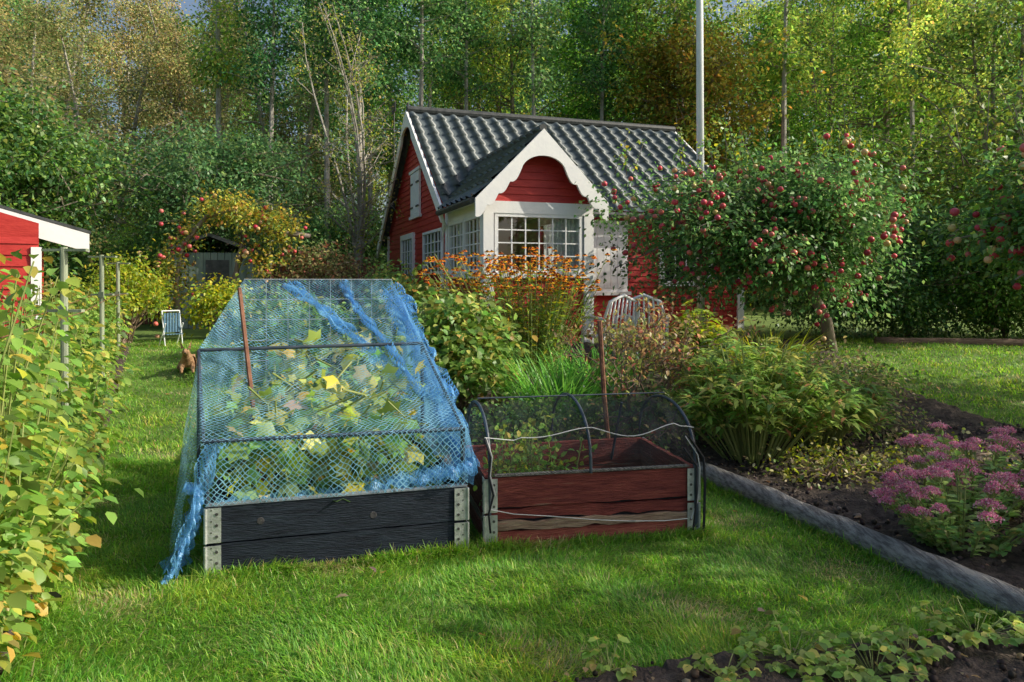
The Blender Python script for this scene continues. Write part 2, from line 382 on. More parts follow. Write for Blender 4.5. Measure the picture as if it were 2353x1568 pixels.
# ---------------------------------------------------------------- ground
xs=np.concatenate([np.linspace(-150,-14,14),np.linspace(-13,13,131),np.linspace(14,150,14)]); ys=np.concatenate([np.linspace(-60,0,7),np.linspace(.5,24,118),np.linspace(25,220,30)])
X,Y=np.meshgrid(xs,ys); Z=HT(X,Y); nx,ny=len(xs),len(ys)
V=np.stack([X.ravel(),Y.ravel(),Z.ravel()],1)
i=np.arange(nx*ny).reshape(ny,nx); F=np.stack([i[:-1,:-1],i[:-1,1:],i[1:,1:],i[1:,:-1]],-1).reshape(-1,4)
gm=noise_mat('lawn_ground',(.08,.13,.03),(.16,.26,.045),3,.9,.5,c3=(.24,.24,.09))
np_mesh('ground',V,F,gm,smooth=True)

def inpoly(x,y,poly):
    r=np.zeros(x.shape,bool); n=len(poly)
    for a in range(n):
        x0,y0=poly[a]; x1,y1=poly[(a+1)%n]
        c=((y0>y)!=(y1>y))&(x<(x1-x0)*(y-y0)/(y1-y0+1e-12)+x0); r^=c
    return r
def edgeL(y): return -.62-.46*y
soils={
 'raspberry_bed_soil':[(edgeL(1.5),1.5),(edgeL(4),4),(edgeL(7),7),(edgeL(11),11),(edgeL(11)-2.5,11),(edgeL(1.5)-2.5,1.5)],
 'strawberry_bed_soil':[(-.6,1.2),(-.1,2.45),(.5,2.72),(1.3,2.9),(2.2,3.08),(4,3.2),(4,1.2)],
 'perennial_bed_soil':[(2.34,2.7),(1.43,5.35),(.2,5.3),(-.7,5.7),(-1.6,7.5),(-3.6,11.6),(-.5,11.2),(5.0,12.3),(4.3,9.6),(4.4,8),(4.8,6.9),(6.5,6.2),(6.5,2.7)],
}
def soil_patch(name,poly,res=.045,amp=.018,lift=.03):
    P=np.array(poly); x=np.arange(P[:,0].min(),P[:,0].max()+res,res); y=np.arange(P[:,1].min(),P[:,1].max()+res,res)
    X,Y=np.meshgrid(x,y); Z=HT(X,Y)+lift+rng.normal(0,amp*.5,X.shape)+amp*np.sin(X*9+np.sin(Y*7))*.6
    ins=inpoly(X,Y,poly); idx=np.arange(X.size).reshape(X.shape)
    Z=np.where(ins,Z,Z-.06)
    near=ins.copy(); near[1:]|=ins[:-1]; near[:-1]|=ins[1:]; near[:,1:]|=ins[:,:-1]; near[:,:-1]|=ins[:,1:]
    c=near[:-1,:-1]&near[:-1,1:]&near[1:,1:]&near[1:,:-1]
    F=np.stack([idx[:-1,:-1],idx[:-1,1:],idx[1:,1:],idx[1:,:-1]],-1)[c]
    used=np.unique(F); mp=np.zeros(X.size,int); mp[used]=np.arange(len(used))
    V=np.stack([X.ravel(),Y.ravel(),Z.ravel()],1)[used]
    np_mesh(name,V,mp[F],M['soil'])
for k,p in soils.items(): soil_patch(k,p)
lv=LV(); n=11000
x=rng.uniform(-5,5,n); y=rng.uniform(2.2,7,n)
ins=np.zeros(n,bool)
for p in soils.values(): ins|=inpoly(x,y,p)
x=x[ins];y=y[ins];n=len(x)
ball(lv,np.stack([x,y,HT(x,y)+.035],1),rng.uniform(.004,.02,n),pal([((.07,.05,.042),3),((.15,.115,.095),1),((.34,.27,.2),.6)],n),5,3)
m=1500; k=rng.integers(0,n,m); nn=rdir(m)*.5; nn[:,2]+=1
lv.add(np.stack([x[k],y[k],HT(x[k],y[k])+.055],1)+rng.normal(0,.02,(m,3))*[1,1,.3],rdir(m)*[1,1,.2],nrm(nn),rng.uniform(.015,.05,m),rng.uniform(.004,.025,m),T_DIA,pal([((.4,.28,.16),2),((.3,.2,.12),2),((.5,.42,.3),1)],m))
lv.ob('soil_clods_and_litter',M['petal'])

# ---------------------------------------------------------------- grass
bedL=((-1.45,3.52),math.radians(16.6),1.26,1.65); bedR=((-.14,3.94),math.radians(11.5),1.21,.82)
def infoot(x,y,b,m=0.0):
    (ox,oy),a,w,d=b; dx=x-ox;dy=y-oy; u=dx*math.cos(a)+dy*math.sin(a); v=-dx*math.sin(a)+dy*math.cos(a)
    return (u>-m)&(u<w+m)&(v>-m)&(v<d+m)
lv=LV()
def blades_at(x,y,h,w,seg=2):
    bad=infoot(x,y,bedL)|infoot(x,y,bedR)|infoot(x,y,((-2.02,5.6),math.radians(16.6),1.25,1.9))
    for p in soils.values(): bad|=inpoly(x,y,p)
    x=x[~bad];y=y[~bad];n=len(x)
    t=rng.uniform(0,6.28,n)+0*x; t=np.where(rng.uniform(0,1,n)<.6,2.5*np.sin(x*3.1+1.3*np.sin(y*2.3))+2.0*np.sin(y*4.3+x)+rng.normal(0,.5,n),t)
    hd=np.stack([np.cos(t),np.sin(t),0*t],1)
    patch=.5+.5*np.sin(x*2.1+np.sin(y*3.1)*1.5)*np.sin(y*2.7+x*.7)
    p2=.5+.5*np.sin(x*5.3+2*np.sin(y*4.1+x))*np.sin(y*6.1-x*2+1)
    worn=np.clip(np.sin(x*3.7+1.9*np.sin(y*1.7+2))*np.sin(y*4.9+x*1.3+.5)-.62,0,1)*2.4
    L=h*rng.uniform(.45,1.3,n)*(.65+.4*patch+.3*p2)*(1-.4*worn)
    c=pal([((.19,.40,.04),4),((.13,.31,.045),3),((.34,.48,.08),2),((.50,.44,.20),.5)],n,.2)*(0.85+.25*patch[:,None]+.2*p2[:,None])
    c[:,0]*=(.9+.45*p2*patch)
    dry=rng.uniform(0,1,n)<worn*.6; c[dry]=pal([((.5,.45,.22),1)],int(dry.sum()),.2)
    lv.strips(np.stack([x,y,HT(x,y)-.004],1),hd,L,w*rng.uniform(.7,1.3,n),rng.uniform(.1,1.1,n),c,seg)
def grass(n,x0,x1,y0,y1,h,w,seg=2):
    blades_at(rng.uniform(x0,x1,n),y0*(y1/y0)**rng.uniform(0,1,n),h,w,seg)
grass(270000,-3.4,2.8,2.35,6.0,.044,.0036,2)
grass(60000,-6.3,-1.0,5.0,12,.05,.008,2)
grass(45000,3.8,9.0,6.0,12.5,.05,.009,2)
# longer untrimmed grass against the beds and the log
def fringe(p0,p1,n,h,off=.03):
    t=rng.uniform(0,1,n); x=p0[0]+(p1[0]-p0[0])*t; y=p0[1]+(p1[1]-p0[1])*t
    blades_at(x+rng.normal(0,off,n),y-np.abs(rng.normal(0,off,n))-.004,h,.0045,3)
def bp(b,u,v): (ox,oy),a,w,d=b; return (ox+u*math.cos(a)-v*math.sin(a),oy+u*math.sin(a)+v*math.cos(a))
fringe(bp(bedL,-.02,0),bp(bedL,1.28,0),2600,.075); fringe(bp(bedR,-.02,0),bp(bedR,1.23,0),2600,.08); fringe(bp(bedL,-.03,0),bp(bedL,-.03,1.6),1500,.08); fringe(bp(bedR,1.25,0),bp(bedR,1.25,.8),1200,.08)
fringe((2.26,2.7),(1.34,5.35),3800,.075,.035); fringe((edgeL(2.6)+.05,2.6),(edgeL(7)+.05,7),4500,.07,.05); fringe((-.1,2.52),(2.2,3.16),3500,.06,.04)
lv.ob('lawn_grass',M['grass'])

lv=LV(); n=60; x=rng.uniform(-4,5,n); y=rng.uniform(2.6,9,n); nn=rdir(n); nn[:,2]=2
lv.add(np.stack([x,y,HT(x,y)+.045],1),rdir(n)*np.array([1,1,.2]),nrm(nn),rng.uniform(.03,.06,n),.035,T_LEAF,pal([((.4,.2,.07),1),((.5,.38,.1),1),((.4,.32,.24),1)],n))
lv.ob('fallen_leaves',M['leaf'])

# ---------------------------------------------------------------- HOUSE
A=(-.395,11.0); th=math.radians(19)
house=empty('red_cottage',(A[0],A[1],0),th)
GZ=.40
LEN=6.1
RID=(5.06,5.05); NE=(1.9,2.73); FE=(9.02,2.34)
BW=1.704; BD=2.2
def zroof(v): 
    return NE[1]+(RID[1]-NE[1])*(v-NE[0])/(RID[0]-NE[0]) if v<=RID[0] else RID[1]+(FE[1]-RID[1])*(v-RID[0])/(FE[0]-RID[0])
def siding(mb,s0,s1,z0,z1,fn,lim=None,h=.115,lip=.018):
    z=z0
    while z<z1-1e-4:
        zt=min(z+h,z1)
        a0,b0=(s0,s1) if lim is None else lim(z); a1,b1=(s0,s1) if lim is None else lim(zt)
        a0=max(a0,s0);b0=min(b0,s1);a1=max(a1,s0);b1=min(b1,s1)
        if b0-a0>.02:
            if b1<a1: a1=b1=(a1+b1)/2
            mb.add([fn(a0,z,lip),fn(b0,z,lip),fn(b1,zt,.002),fn(a1,zt,.002)],[(0,1,2,3)])
            mb.add([fn(a0,z,-.005),fn(b0,z,-.005),fn(b0,z,lip),fn(a0,z,lip)],[(0,1,2,3)])
        z=zt
front=lambda v0:(lambda s,z,d:(s,v0-d,z))
leftw=lambda u0:(lambda s,z,d:(u0-d,s,z))
rightw=lambda u0:(lambda s,z,d:(u0+d,s,z))
mb=MB()
siding(mb,0,BW,GZ,1.50,front(0)); siding(mb,0,BD,GZ,1.50,leftw(0)); siding(mb,0,BD,GZ,1.50,rightw(BW))
cu=.82
siding(mb,0,BW,2.64,3.62,front(0),lim=lambda z:(cu-(3.66-z)*.98,cu+(3.66-z)*.98))
def gl(z):
    zz=z+.06
    a=NE[0]+(zz-NE[1])*(RID[0]-NE[0])/(RID[1]-NE[1]); b=RID[0]+(zz-RID[1])*(FE[0]-RID[0])/(FE[1]-RID[1]); return a,b
siding(mb,BD,8.45,GZ,4.98,leftw(0.0),lim=gl); siding(mb,BD,8.45,GZ,4.98,rightw(LEN),lim=gl)
siding(mb,BW,LEN,GZ,2.85,front(BD))
mb.add([(0,8.45,GZ),(LEN,8.45,GZ),(LEN,8.45,2.6),(0,8.45,2.6)],[(0,1,2,3)])
mb.ob('siding_walls',M['red'],house)
mb=MB(); mb.add([(.05,4.2,GZ),(LEN,4.2,GZ),(LEN,4.2,3),(.05,4.2,3)],[(0,1,2,3)])
mb.add([(.03,.03,2.62),(BW,.03,2.62),(BW,4.2,2.62),(.03,4.2,2.62)],[(0,1,2,3)])
mb.add([(.03,.03,.75),(BW,.03,.75),(BW,4.2,.75),(.03,4.2,.75)],[(0,1,2,3)])
mb.add([(BW+.3,BD,.75),(BW+.3,4.2,.75),(BW+.3,4.2,2.62),(BW+.3,BD,2.62)],[(0,1,2,3)])
mb.ob('interior',M['cream'],house)
fr=MB(); gl_=MB(); 
def bx(fn,s0,s1,z0,z1,d0,d1):
    a=fn(s0,z0,d0); b=fn(s1,z1,d1)
    fr.box(tuple(min(p,q) for p,q in zip(a,b)),tuple(max(p,q) for p,q in zip(a,b)))
def window(fn,s0,s1,z0,z1,cols,rows,fw=.05,mw=.018,sashes=1,d=.0):
    bx(fn,s0,s1,z1-fw,z1,d-.03,d+.035); bx(fn,s0,s1,z0,z0+fw,d-.03,d+.035)
    bx(fn,s0,s0+fw,z0+fw,z1-fw,d-.03,d+.033); bx(fn,s1-fw,s1,z0+fw,z1-fw,d-.03,d+.033)
    for k in range(1,cols):
        c=s0+fw+(s1-s0-2*fw)*k/cols; bx(fn,c-mw/2,c+mw/2,z0+fw,z1-fw,d-.01,d+.016)
    for k in range(1,rows):
        c=z0+fw+(z1-z0-2*fw)*k/rows; bx(fn,s0+fw,s1-fw,c-mw/2,c+mw/2,d-.008,d+.013)
    gl_.add([fn(s0+fw,z0+fw,d),fn(s1-fw,z0+fw,d),fn(s1-fw,z1-fw,d),fn(s0+fw,z1-fw,d)],[(0,1,2,3)])
W0,W1=1.58,2.46
window(front(0),.14,BW-.14,W0,W1,6,4)
window(leftw(0),.14,1.12,W0,W1,4,4); window(leftw(0),1.14,BD-.06,W0,W1,4,4)
window(rightw(BW),.14,1.1,W0,W1,4,4)
window(leftw(0),2.55,4.15,W0,2.42,5,4,d=.03)
window(leftw(0),5.15,6.6,1.45,2.5,4,3,fw=.12,d=.03)
for fn,w in ((front(0),BW),(leftw(0),BD),(rightw(BW),BD)):
    bx(fn,-.03,w+(.03 if w==BW else 0),2.46,2.64,-.03,.045); bx(fn,-.03,w+(.03 if w==BW else 0),1.49,1.58,-.03,.06)
for u in (-.045,BW-.115): 
    fr.box((u,-.05,GZ),(u+.16,.10,1.49)); fr.box((u,-.048,1.58),(u+.16,.10,2.46))
fr.box((-.05,BD-.03,GZ),(.03,BD+.1,2.7)); fr.box((-.05,8.36,GZ),(.03,8.5,2.6)); fr.box((LEN-.1,BD-.05,GZ),(LEN+.05,BD+.05,2.75))
fr.box((1.78,BD-.06,1.25),(3.5,BD-.02,2.6)); 
for k in range(11): fr.box((1.86+k*.142,BD-.075,1.32),(1.86+k*.142+.125,BD-.058,2.5))
fr.box((1.75,BD-.11,1.18),(3.55,BD-.02,1.25))
window(front(BD),4.2,5.4,1.35,2.4,4,3,fw=.1,d=.03)
fr.ob('white_trim',M['white'],house); gl_.ob('window_glass',M['glass'],house)
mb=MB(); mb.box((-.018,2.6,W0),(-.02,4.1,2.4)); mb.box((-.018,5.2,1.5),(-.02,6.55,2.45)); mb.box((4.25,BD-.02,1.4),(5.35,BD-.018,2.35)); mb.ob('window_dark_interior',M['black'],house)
mb=MB()
def curtain(p0,p1,z0,z1,folds,amp):
    V=[];F=[];n=folds*6
    for i in range(n+1):
        t=i/n; x=p0[0]+(p1[0]-p0[0])*t; y=p0[1]+(p1[1]-p0[1])*t; o=amp*math.sin(t*folds*6.28)
        dx,dy=-(p1[1]-p0[1]),(p1[0]-p0[0]); l=math.hypot(dx,dy); V+=[(x+dx/l*o,y+dy/l*o,z0),(x+dx/l*o,y+dy/l*o,z1)]
    F=[(2*i,2*i+2,2*i+3,2*i+1) for i in range(n)]; mb.add(V,F)
curtain((1.14,.10),(1.55,.10),1.5,2.5,6,.025); curtain((.1,.2),(.1,.42),1.5,2.5,3,.025); curtain((.1,1.6),(.1,2.1),1.5,2.5,4,.03)
curtain((1.6,.2),(1.6,.5),1.5,2.5,3,.02)
mb.ob('curtains',M['curtain'],house,smooth=True)
mb=MB(); mb.tube([(.75,.8,1.0),(.75,.8,1.95)],.03,8); mb.box((.95,.5,1.55),(1.1,.52,1.95)); mb.ob('window_ornaments',M['stake'],house)
mb=MB()
for a,b in ((4.5,4.93),(4.95,5.4)):
    mb.box((-.06,a,2.85),(-.02,b,3.75))
    for k in range(3): mb.box((-.07,a+.02+k*.14,2.88),(-.058,a+.12+k*.14,3.72))
for z in (2.78,3.76): mb.box((-.08,4.42,z),(-.018,5.48,z+.06))
mb.ob('loft_shutters',M['white'],house)
mb=MB()
for a in (4.5,5.1):
    for z in (3.0,3.5): mb.box((-.085,a,z),(-.068,a+.25,z+.035))
mb.ob('shutter_hinges',M['darkmetal'],house)
def tileroof(name,origin,du,ds,length,slope_len,nrmv,cut=None,tw=.30,th_=.36):
    na=int(length/.0333); aa=np.linspace(0,length,na+1); rows=[];b=0
    hs=[]
    while b<slope_len-1e-3:
        e=min(b+th_,slope_len); rows+= [b,e-.0005]; hs+=[.045,.045*(1-(e-b)/th_)]; b=e
    rows=np.array(rows);hs=np.array(hs)
    ph=(aa/tw)%1
    pr=.036*(np.clip(np.sin(ph*2*np.pi),-.35,1)+.0)
    A_,B_=np.meshgrid(aa,rows); Hh=pr[None,:]+hs[:,None]
    B_=B_-np.where((np.arange(len(rows))%2==0)[:,None],.04*np.sin(ph*2*np.pi)[None,:],0)*(rows>0.01)[:,None]
    o=np.array(origin);du=np.array(du);ds=np.array(ds);nv=np.array(nrmv)
    P=o+A_[...,None]*du+B_[...,None]*ds+Hh[...,None]*nv
    idx=np.arange(A_.size).reshape(A_.shape); F=np.stack([idx[:-1,:-1],idx[:-1,1:],idx[1:,1:],idx[1:,:-1]],-1)
    if cut is not None: 
        cc=P[:-1,:-1]; keep=cut(cc); F=F[keep]
    F=F.reshape(-1,4)
    np_mesh(name,P.reshape(-1,3),F,M['roof'],parent=house)
U0=-.18; RL=6.45
sl=np.array([0,RID[0]-NE[0],RID[1]-NE[1]]); L1=np.linalg.norm(sl); sl/=L1
tileroof('roof_front',(U0,NE[0],NE[1]),(1,0,0),sl,RL,L1,(0,-sl[2],sl[1]))
s2=np.array([0,FE[0]-RID[0],FE[1]-RID[1]]); L2=np.linalg.norm(s2); s2/=L2
tileroof('roof_back',(U0,FE[0],FE[1]),(1,0,0),-s2,RL,L2,(0,-s2[2],s2[1]))
BA=3.69;BE=2.66;hw=1.04; v0=-.26; v1=3.3
for sgn in (-1,1):
    d=np.array([-sgn*hw,0,BA-BE]); Ld=np.linalg.norm(d); d/=Ld
    def cut(c): return c[...,2]> np.array(NE[1]+(RID[1]-NE[1])*(c[...,1]-NE[0])/(RID[0]-NE[0]))-.12
    tileroof('bay_roof',(cu+sgn*hw,v0,BE),(0,1,0),d,v1-v0,Ld,(sgn*d[2],0,abs(d[0])),cut=cut)
mb=MB(); mb.tube([(U0-.02,RID[0],RID[1]+.05),(U0+RL+.02,RID[0],RID[1]+.05)],.085,10); mb.tube([(cu,v0-.01,BA+.04),(cu,3.3,BA+.04)],.06,8)
for u,v,h,r in ((1.0,5.5,.35,.1),(2.6,6.2,.75,.11)):
    zb=zroof(v); mb.tube([(u,v,zb-.1),(u,v,zb+h)],r,12); mb.tube([(u,v,zb+h+.02),(u,v,zb+h+.09)],[r*1.5,r*1.2],12)
mb.tube([(U0,RID[0],5.0),(U0,RID[0],5.25)],[.05,.02],6)
mb.tube([(-.26,-.2,2.62),(-.26,1.95,2.62)],.05,8)
mb.tube([(U0,NE[0]-.06,2.66),(-.2,NE[0]-.06,2.66)],.05,8)
mb.tube([(BW+.3,NE[0]-.05,2.68),(U0+RL,NE[0]-.05,2.68)],.055,8)
mb.tube([(-.1,7.2,4.0),(-.1,7.2,5.6)],.015,5); mb.box((-.11,7.0,5.5),(-.09,7.5,5.75))
mb.ob('ridge_caps_and_chimneys',M['darkmetal'],house,smooth=False)
mb=MB(); mb.tube([(-.2,2.05,2.62),(-.1,2.15,2.45),(-.07,2.35,2.35),(-.07,2.4,2.1),(-.07,2.4,GZ)],.035,8); mb.ob('downpipe',M['white'],house)
mb=MB()
def barge(apex,foot,fn,drop,arch,scal,d0,d1,ns=60):
    a0,z0=apex;a1,z1=foot; w=abs(a1-a0); sg=1 if a1>a0 else -1; k=(z0-z1)/w
    out=[];inn=[]
    nsc=max(3,round((w-arch)/.17))
    for i in range(ns+1):
        t=i/ns; s=w*t; out.append((a0+sg*s,z0-k*s))
        if s<arch: 
            zl=z0-k*arch-drop; zi=zl+ (k*arch*.72)*math.sqrt(max(0,1-(s/arch)**2))
        else:
            zi=z0-k*s-drop
            if scal: zi+= scal-.0 - 2*scal*abs(math.sin(math.pi*nsc*(s-arch)/(w-arch)))
        inn.append((a0+sg*s,min(zi,z0-k*s-.03)))
    V=[];F=[]
    for (o,q) in zip(out,inn):
        V+=[fn(o[0],o[1],d0),fn(q[0],q[1],d0),fn(q[0],q[1],d1),fn(o[0],o[1],d1)]
    for i in range(ns):
        o=i*4
        for j in range(4): F.append((o+j,o+(j+1)%4,o+4+(j+1)%4,o+4+j))
    F+=[(0,1,2,3),(ns*4+3,ns*4+2,ns*4+1,ns*4)]
    mb.add(V,F)
for ft in (cu-hw-.02,cu+hw+.02): barge((cu,BA+.02),(ft,BE-.02),front(0),.30,.36,.032,.255,.30)
fnm=leftw(0)
barge((RID[0],RID[1]+.03),(NE[0]-.03,NE[1]-.02),fnm,.26,.55,0,.19,.235); barge((RID[0],RID[1]+.03),(FE[0]+.03,FE[1]-.02),fnm,.26,.55,0,.19,.235)
fnr=rightw(LEN)
barge((RID[0],RID[1]+.03),(NE[0]-.03,NE[1]-.02),fnr,.26,.5,0,.18,.22); barge((RID[0],RID[1]+.03),(FE[0]+.03,FE[1]-.02),fnr,.26,.5,0,.18,.22)
mb.add([(cu-hw,v0,BE-.02),(cu-hw,2.0,BE-.02),(0,2.0,2.62),(0,v0,2.62)],[(0,1,2,3)])
mb.ob('barge_boards',M['white'],house)
mb=MB(); mb.box((-.02,-.0,.30),(BW+.02,BD,.42)); mb.box((0,BD,.2),(LEN,8.4,.41)); mb.ob('foundation',noise_mat('foundation_stone',(.12,.12,.11),(.2,.2,.19),8),house)

# ---------------------------------------------------------------- raised beds
def raised_bed(name,loc,rz,W,D,planks,woods,soilz,soilmat=None):
    e=empty(name,(loc[0],loc[1],float(HT(loc[0],loc[1]))-.01),rz)
    t=.028; z=0
    for i,(h,j,dd) in enumerate(planks):
        mb=MB(); wood=woods[i%len(woods)]
        mb.plank((.012,-dd,z+.003),(W-.012,t-dd,z+h-.004),14,j); mb.plank((.012,D-t,z+.003),(W-.012,D,z+h-.004),12,j)
        for u in (0,W-t):
            q=MB(); q.plank((t+.001,0,z+.003),(D-t-.001,t,z+h-.004),8,j); mb.add([(u+y,x,zz) for x,y,zz in q.v],[f[::-1] for f in q.f])
        mb.ob('plank_%d'%(i+1),M[wood],e); z+=h
    mb=MB(); mb.box((.04,t+.002,.01),(W-.04,t+.006,z-.02)); mb.ob('liner',M['black'],e)
    mb=MB(); bo=MB(); H_=z
    for cx in (0,W):
        for cy in (0,D):
            sx=1 if cx==0 else -1; sy=1 if cy==0 else -1
            for k in range(2):
                z0=H_*k/2+.006; z1=H_*(k+1)/2-.008
                xa,xb=sorted((cx-sx*.006,cx+sx*.062)); ya,yb=sorted((cy-sy*.012,cy-sy*.008))
                mb.box((xa,ya,z0),(xb,yb,z1))
                ya2,yb2=sorted((cy-sy*.007,cy+sy*.062)); xa2,xb2=sorted((cx-sx*.010,cx-sx*.006)); mb.box((xa2,ya2,z0),(xb2,yb2,z1))
                mb.tube([(cx-sx*.008,cy-sy*.012,z0),(cx-sx*.008,cy-sy*.012,z1)],.008,8)
                for q in (.18,.5,.82):
                    zz=z0+(z1-z0)*q; yy=cy-sy*.012
                    bo.tube([(cx+sx*.042,yy+sy*.002,zz),(cx+sx*.042,yy-sy*.003,zz)],.0075,8)
                    bo.tube([(cx-sx*.011,cy+sy*.04,zz),(cx-sx*.014,cy+sy*.04,zz)],.0075,8)
                    bo.tube([(cx+sx*.018,yy+sy*.002,zz+.02),(cx+sx*.018,yy-sy*.0015,zz+.02)],.004,6)
    mb.ob('corner_brackets',M['galv'],e); bo.ob('bracket_bolts',M['bolt'],e)
    mb=MB(); n=14; V=[];F=[]
    for i in range(n+1):
        for j in range(n+1): V.append((t+(W-2*t)*i/n,t+(D-2*t)*j/n,soilz+random.uniform(-.015,.015)))
    for i in range(n):
        for j in range(n): a=i*(n+1)+j; F.append((a,a+n+1,a+n+2,a+1))
    mb.add(V,F); mb.ob('bed_fill',soilmat or M['soil'],e)
    return e
bl=raised_bed('raised_garden_bed',bedL[0],bedL[1],1.26,1.65,[(.18,.002,0),(.18,.002,.002)],['blackwood'],.26,soilmat=M['black'])
mb=MB()
for x,z in ((.24,.27),(.78,.25)):
    mb.tube([(x,-.0035,z),(x,.002,z)],[.016,.022],14)
mb.ob('wood_knots',noise_mat('knot',(.02,.02,.025),(.09,.085,.09),60,.7,.3),bl)
mb=MB(); mb.box((-.005,-.006,.358),(1.265,.034,.366)); mb.ob('rim_fold',noise_mat('grey_rim',(.15,.18,.22),(.26,.30,.34),9,.5,.2),bl)
raised_bed('raised_garden_bed',(-2.08,5.75),bedL[1],1.26,1.6,[(.19,.002,0),(.19,.002,.002)],['blackwood'],.3,soilmat=M['black'])
br=raised_bed('raised_garden_bed',bedR[0],bedR[1],1.21,.82,[(.095,.005,.0),(.05,.010,.006),(.072,.012,-.004),(.17,.004,.002)],['redwood2','rawwood','redwood','redwood'],.12)
mb=MB(); mb.box((.05,-.008,.388),(1.16,.03,.396)); mb.ob('rim_edge',M['greywood'],br)

# ---------------------------------------------------------------- net cage
cage=empty('blue_net_cage',bl.location,bedL[1])
def surf(name,fn,nu,nv,mat,parent,uvs=(1,1),smooth=True):
    V=[];uv=[];F=[]
    for i in range(nu+1):
        for j in range(nv+1):
            V.append(fn(i/nu,j/nv)); uv.append((i/nu*uvs[0],j/nv*uvs[1]))
    for i in range(nu):
        for j in range(nv): a=i*(nv+1)+j; F.append((a,a+nv+1,a+nv+2,a+1))
    return np_mesh(name,V,F,mat,uv=np.array(uv),smooth=smooth,parent=parent)
def ltop(t):
    if t<.5: k=t/.5; return (.05-.20*k,2.0-1.0*k,1.45-.42*k)
    k=(t-.5)/.5; return (-.15+.12*k,1.0-1.0*k,1.03-.36*k)
def rtop(t): return (1.13+.14*t,2.0-2.0*t,1.45-.79*t)
def top(s,t):
    a=ltop(t);b=rtop(t); x,y,z=[p+(q-p)*s for p,q in zip(a,b)]
    z-=.07*math.sin(math.pi*s)*math.sin(math.pi*t)-.014*math.sin(s*23+t*9)*math.sin(math.pi*t); return (x,y,z)
surf('net_top',top,40,40,M['bluenet'],cage,(1.3,2.2))
def lside(s,t):
    a=ltop(t); zb=.30-.24*t**1.5; f=s
    out=-.12*math.sin(f*math.pi*.5)*(.3+.7*t)-.026*math.sin(t*34+3*s)*f
    return (a[0]+out+(.0),a[1]-.04*f,a[2]+(zb-a[2])*f)
surf('net_left',lside,24,60,M['bluenet'],cage,(1.2,2.4))
def lcorner(s,t): # spills over the front-left corner onto the grass
    x0=-.03-.13*t; w=.10*(1-s)+.02
    return (x0+w*(1-.6*t)-.02*math.sin(t*12+s*6), -.03-.05*math.sin(t*1.5)-.015*math.sin(s*11+t*4), .66-(.62-.18*(1-s))*t)
surf('net_corner_spill',lcorner,14,30,M['bluenet_d'],cage,(.25,.7))
def rside(s,t):
    a=rtop(t); zb=.36; f=s
    out=.10*math.sin(f*math.pi)*(1-.6*t)-.02*math.sin(t*40+2*s)*math.sin(f*math.pi*.6)
    return (a[0]+out*.6+.02*f,a[1],a[2]+(zb-a[2])*f)
surf('net_right',rside,24,60,M['bluenet_d'],cage,(1.2,2.4))
def fr_(s,t): 
    return (-.03+1.30*s,-.012-.012*math.sin(s*30)*t,.665-.30*t)
surf('net_front',fr_,40,10,M['bluenet'],cage,(1.3,.3))
def ribbon(name,pts,w,mat,parent,ripple=.02):
    def fn(s,t):
        k=t*(len(pts)-1); i=min(int(k),len(pts)-2); p=Vector(pts[i]).lerp(Vector(pts[i+1]),k-i); d=(Vector(pts[i+1])-Vector(pts[i])).normalized()
        a=d.cross(Vector((0,0,1))).normalized(); b=a.cross(d); q=(s-.5)
        ww=w*(1+.35*math.sin(t*19)+.2*math.sin(t*43))
        return tuple(p+a*q*ww+b*(ripple*math.sin(s*17+t*12)+ripple*.6*math.sin(s*6+t*40)))
    surf(name,fn,16,50,mat,parent,(w*1.8,len(pts)*.4))
ribbon('net_fold_inner',[(.36,1.93,1.42),(.62,1.5,1.22),(.88,1.0,.98),(1.0,.75,.86)],.10,M['bluenet_d'],cage)
ribbon('net_fold_inner_b',[(.75,1.93,1.43),(.82,1.5,1.25),(.98,1.0,1.02),(1.1,.4,.78)],.05,M['bluenet_d'],cage)
ribbon('net_fold_right',[(1.10,1.95,1.40),(1.19,1.2,1.05),(1.24,.7,.84),(1.27,.2,.62)],.13,M['bluenet_d'],cage,.03)
ribbon('net_fold_right_b',[(1.16,1.9,1.30),(1.25,1.2,.85),(1.28,.7,.6),(1.30,.1,.42)],.16,M['bluenet_d'],cage,.04)
ribbon('net_bundle_right',[(.75,.10,.36),(.95,.08,.39),(1.15,.03,.43),(1.32,.0,.46)],.12,M['bluenet_d'],cage,.03)
ribbon('net_bundle_left',[(-.10,.03,.14),(-.06,.0,.30),(-.03,-.02,.44),(-.1,-.03,.47)],.05,M['bluenet_d'],cage,.02)
ribbon('net_bundle_floor',[(.04,.06,.34),(.2,.12,.33),(.5,.2,.31),(.95,.25,.32)],.10,M['bluenet_d'],cage,.025)
ribbon('net_left_hem',[(-.15,1.3,.16),(-.16,.7,.10),(-.16,.2,.06),(-.15,.0,.06)],.10,M['bluenet_d'],cage,.02)
ribbon('net_tail',[(-.1,.0,.22),(-.12,-.02,.14),(-.15,-.03,.07),(-.19,-.04,.03)],.03,M['bluenet_d'],cage,.01)
mb=MB()
mb.tube([(-.02,.02,.665),(1.26,.02,.655)],.011,8); mb.tube([(0,.03,.05),(-.01,.03,.67)],.012,8); mb.tube([(1.25,.03,.2),(1.25,.03,.66)],.012,8)
mb.tube([(-.15,1.0,.2),(-.15,1.0,1.02)],.011,8); mb.tube([(1.2,1.0,.2),(1.2,1.0,1.03)],.011,8); mb.tube([(-.15,1.0,1.02),(1.2,1.0,1.03)],.011,8)
mb.tube([(-.02,.03,.66),(-.15,1.0,1.02)],.009,6); mb.tube([(1.25,.03,.655),(1.2,1.0,1.02)],.009,6)
mb.ob('cage_frame',M['rod'],cage)
mb=MB(); mb.tube([(.28,.06,.1),(.08,1.0,1.39)],.013,6); mb.ob('stake_tall',M['stake'],cage)
mb=MB()
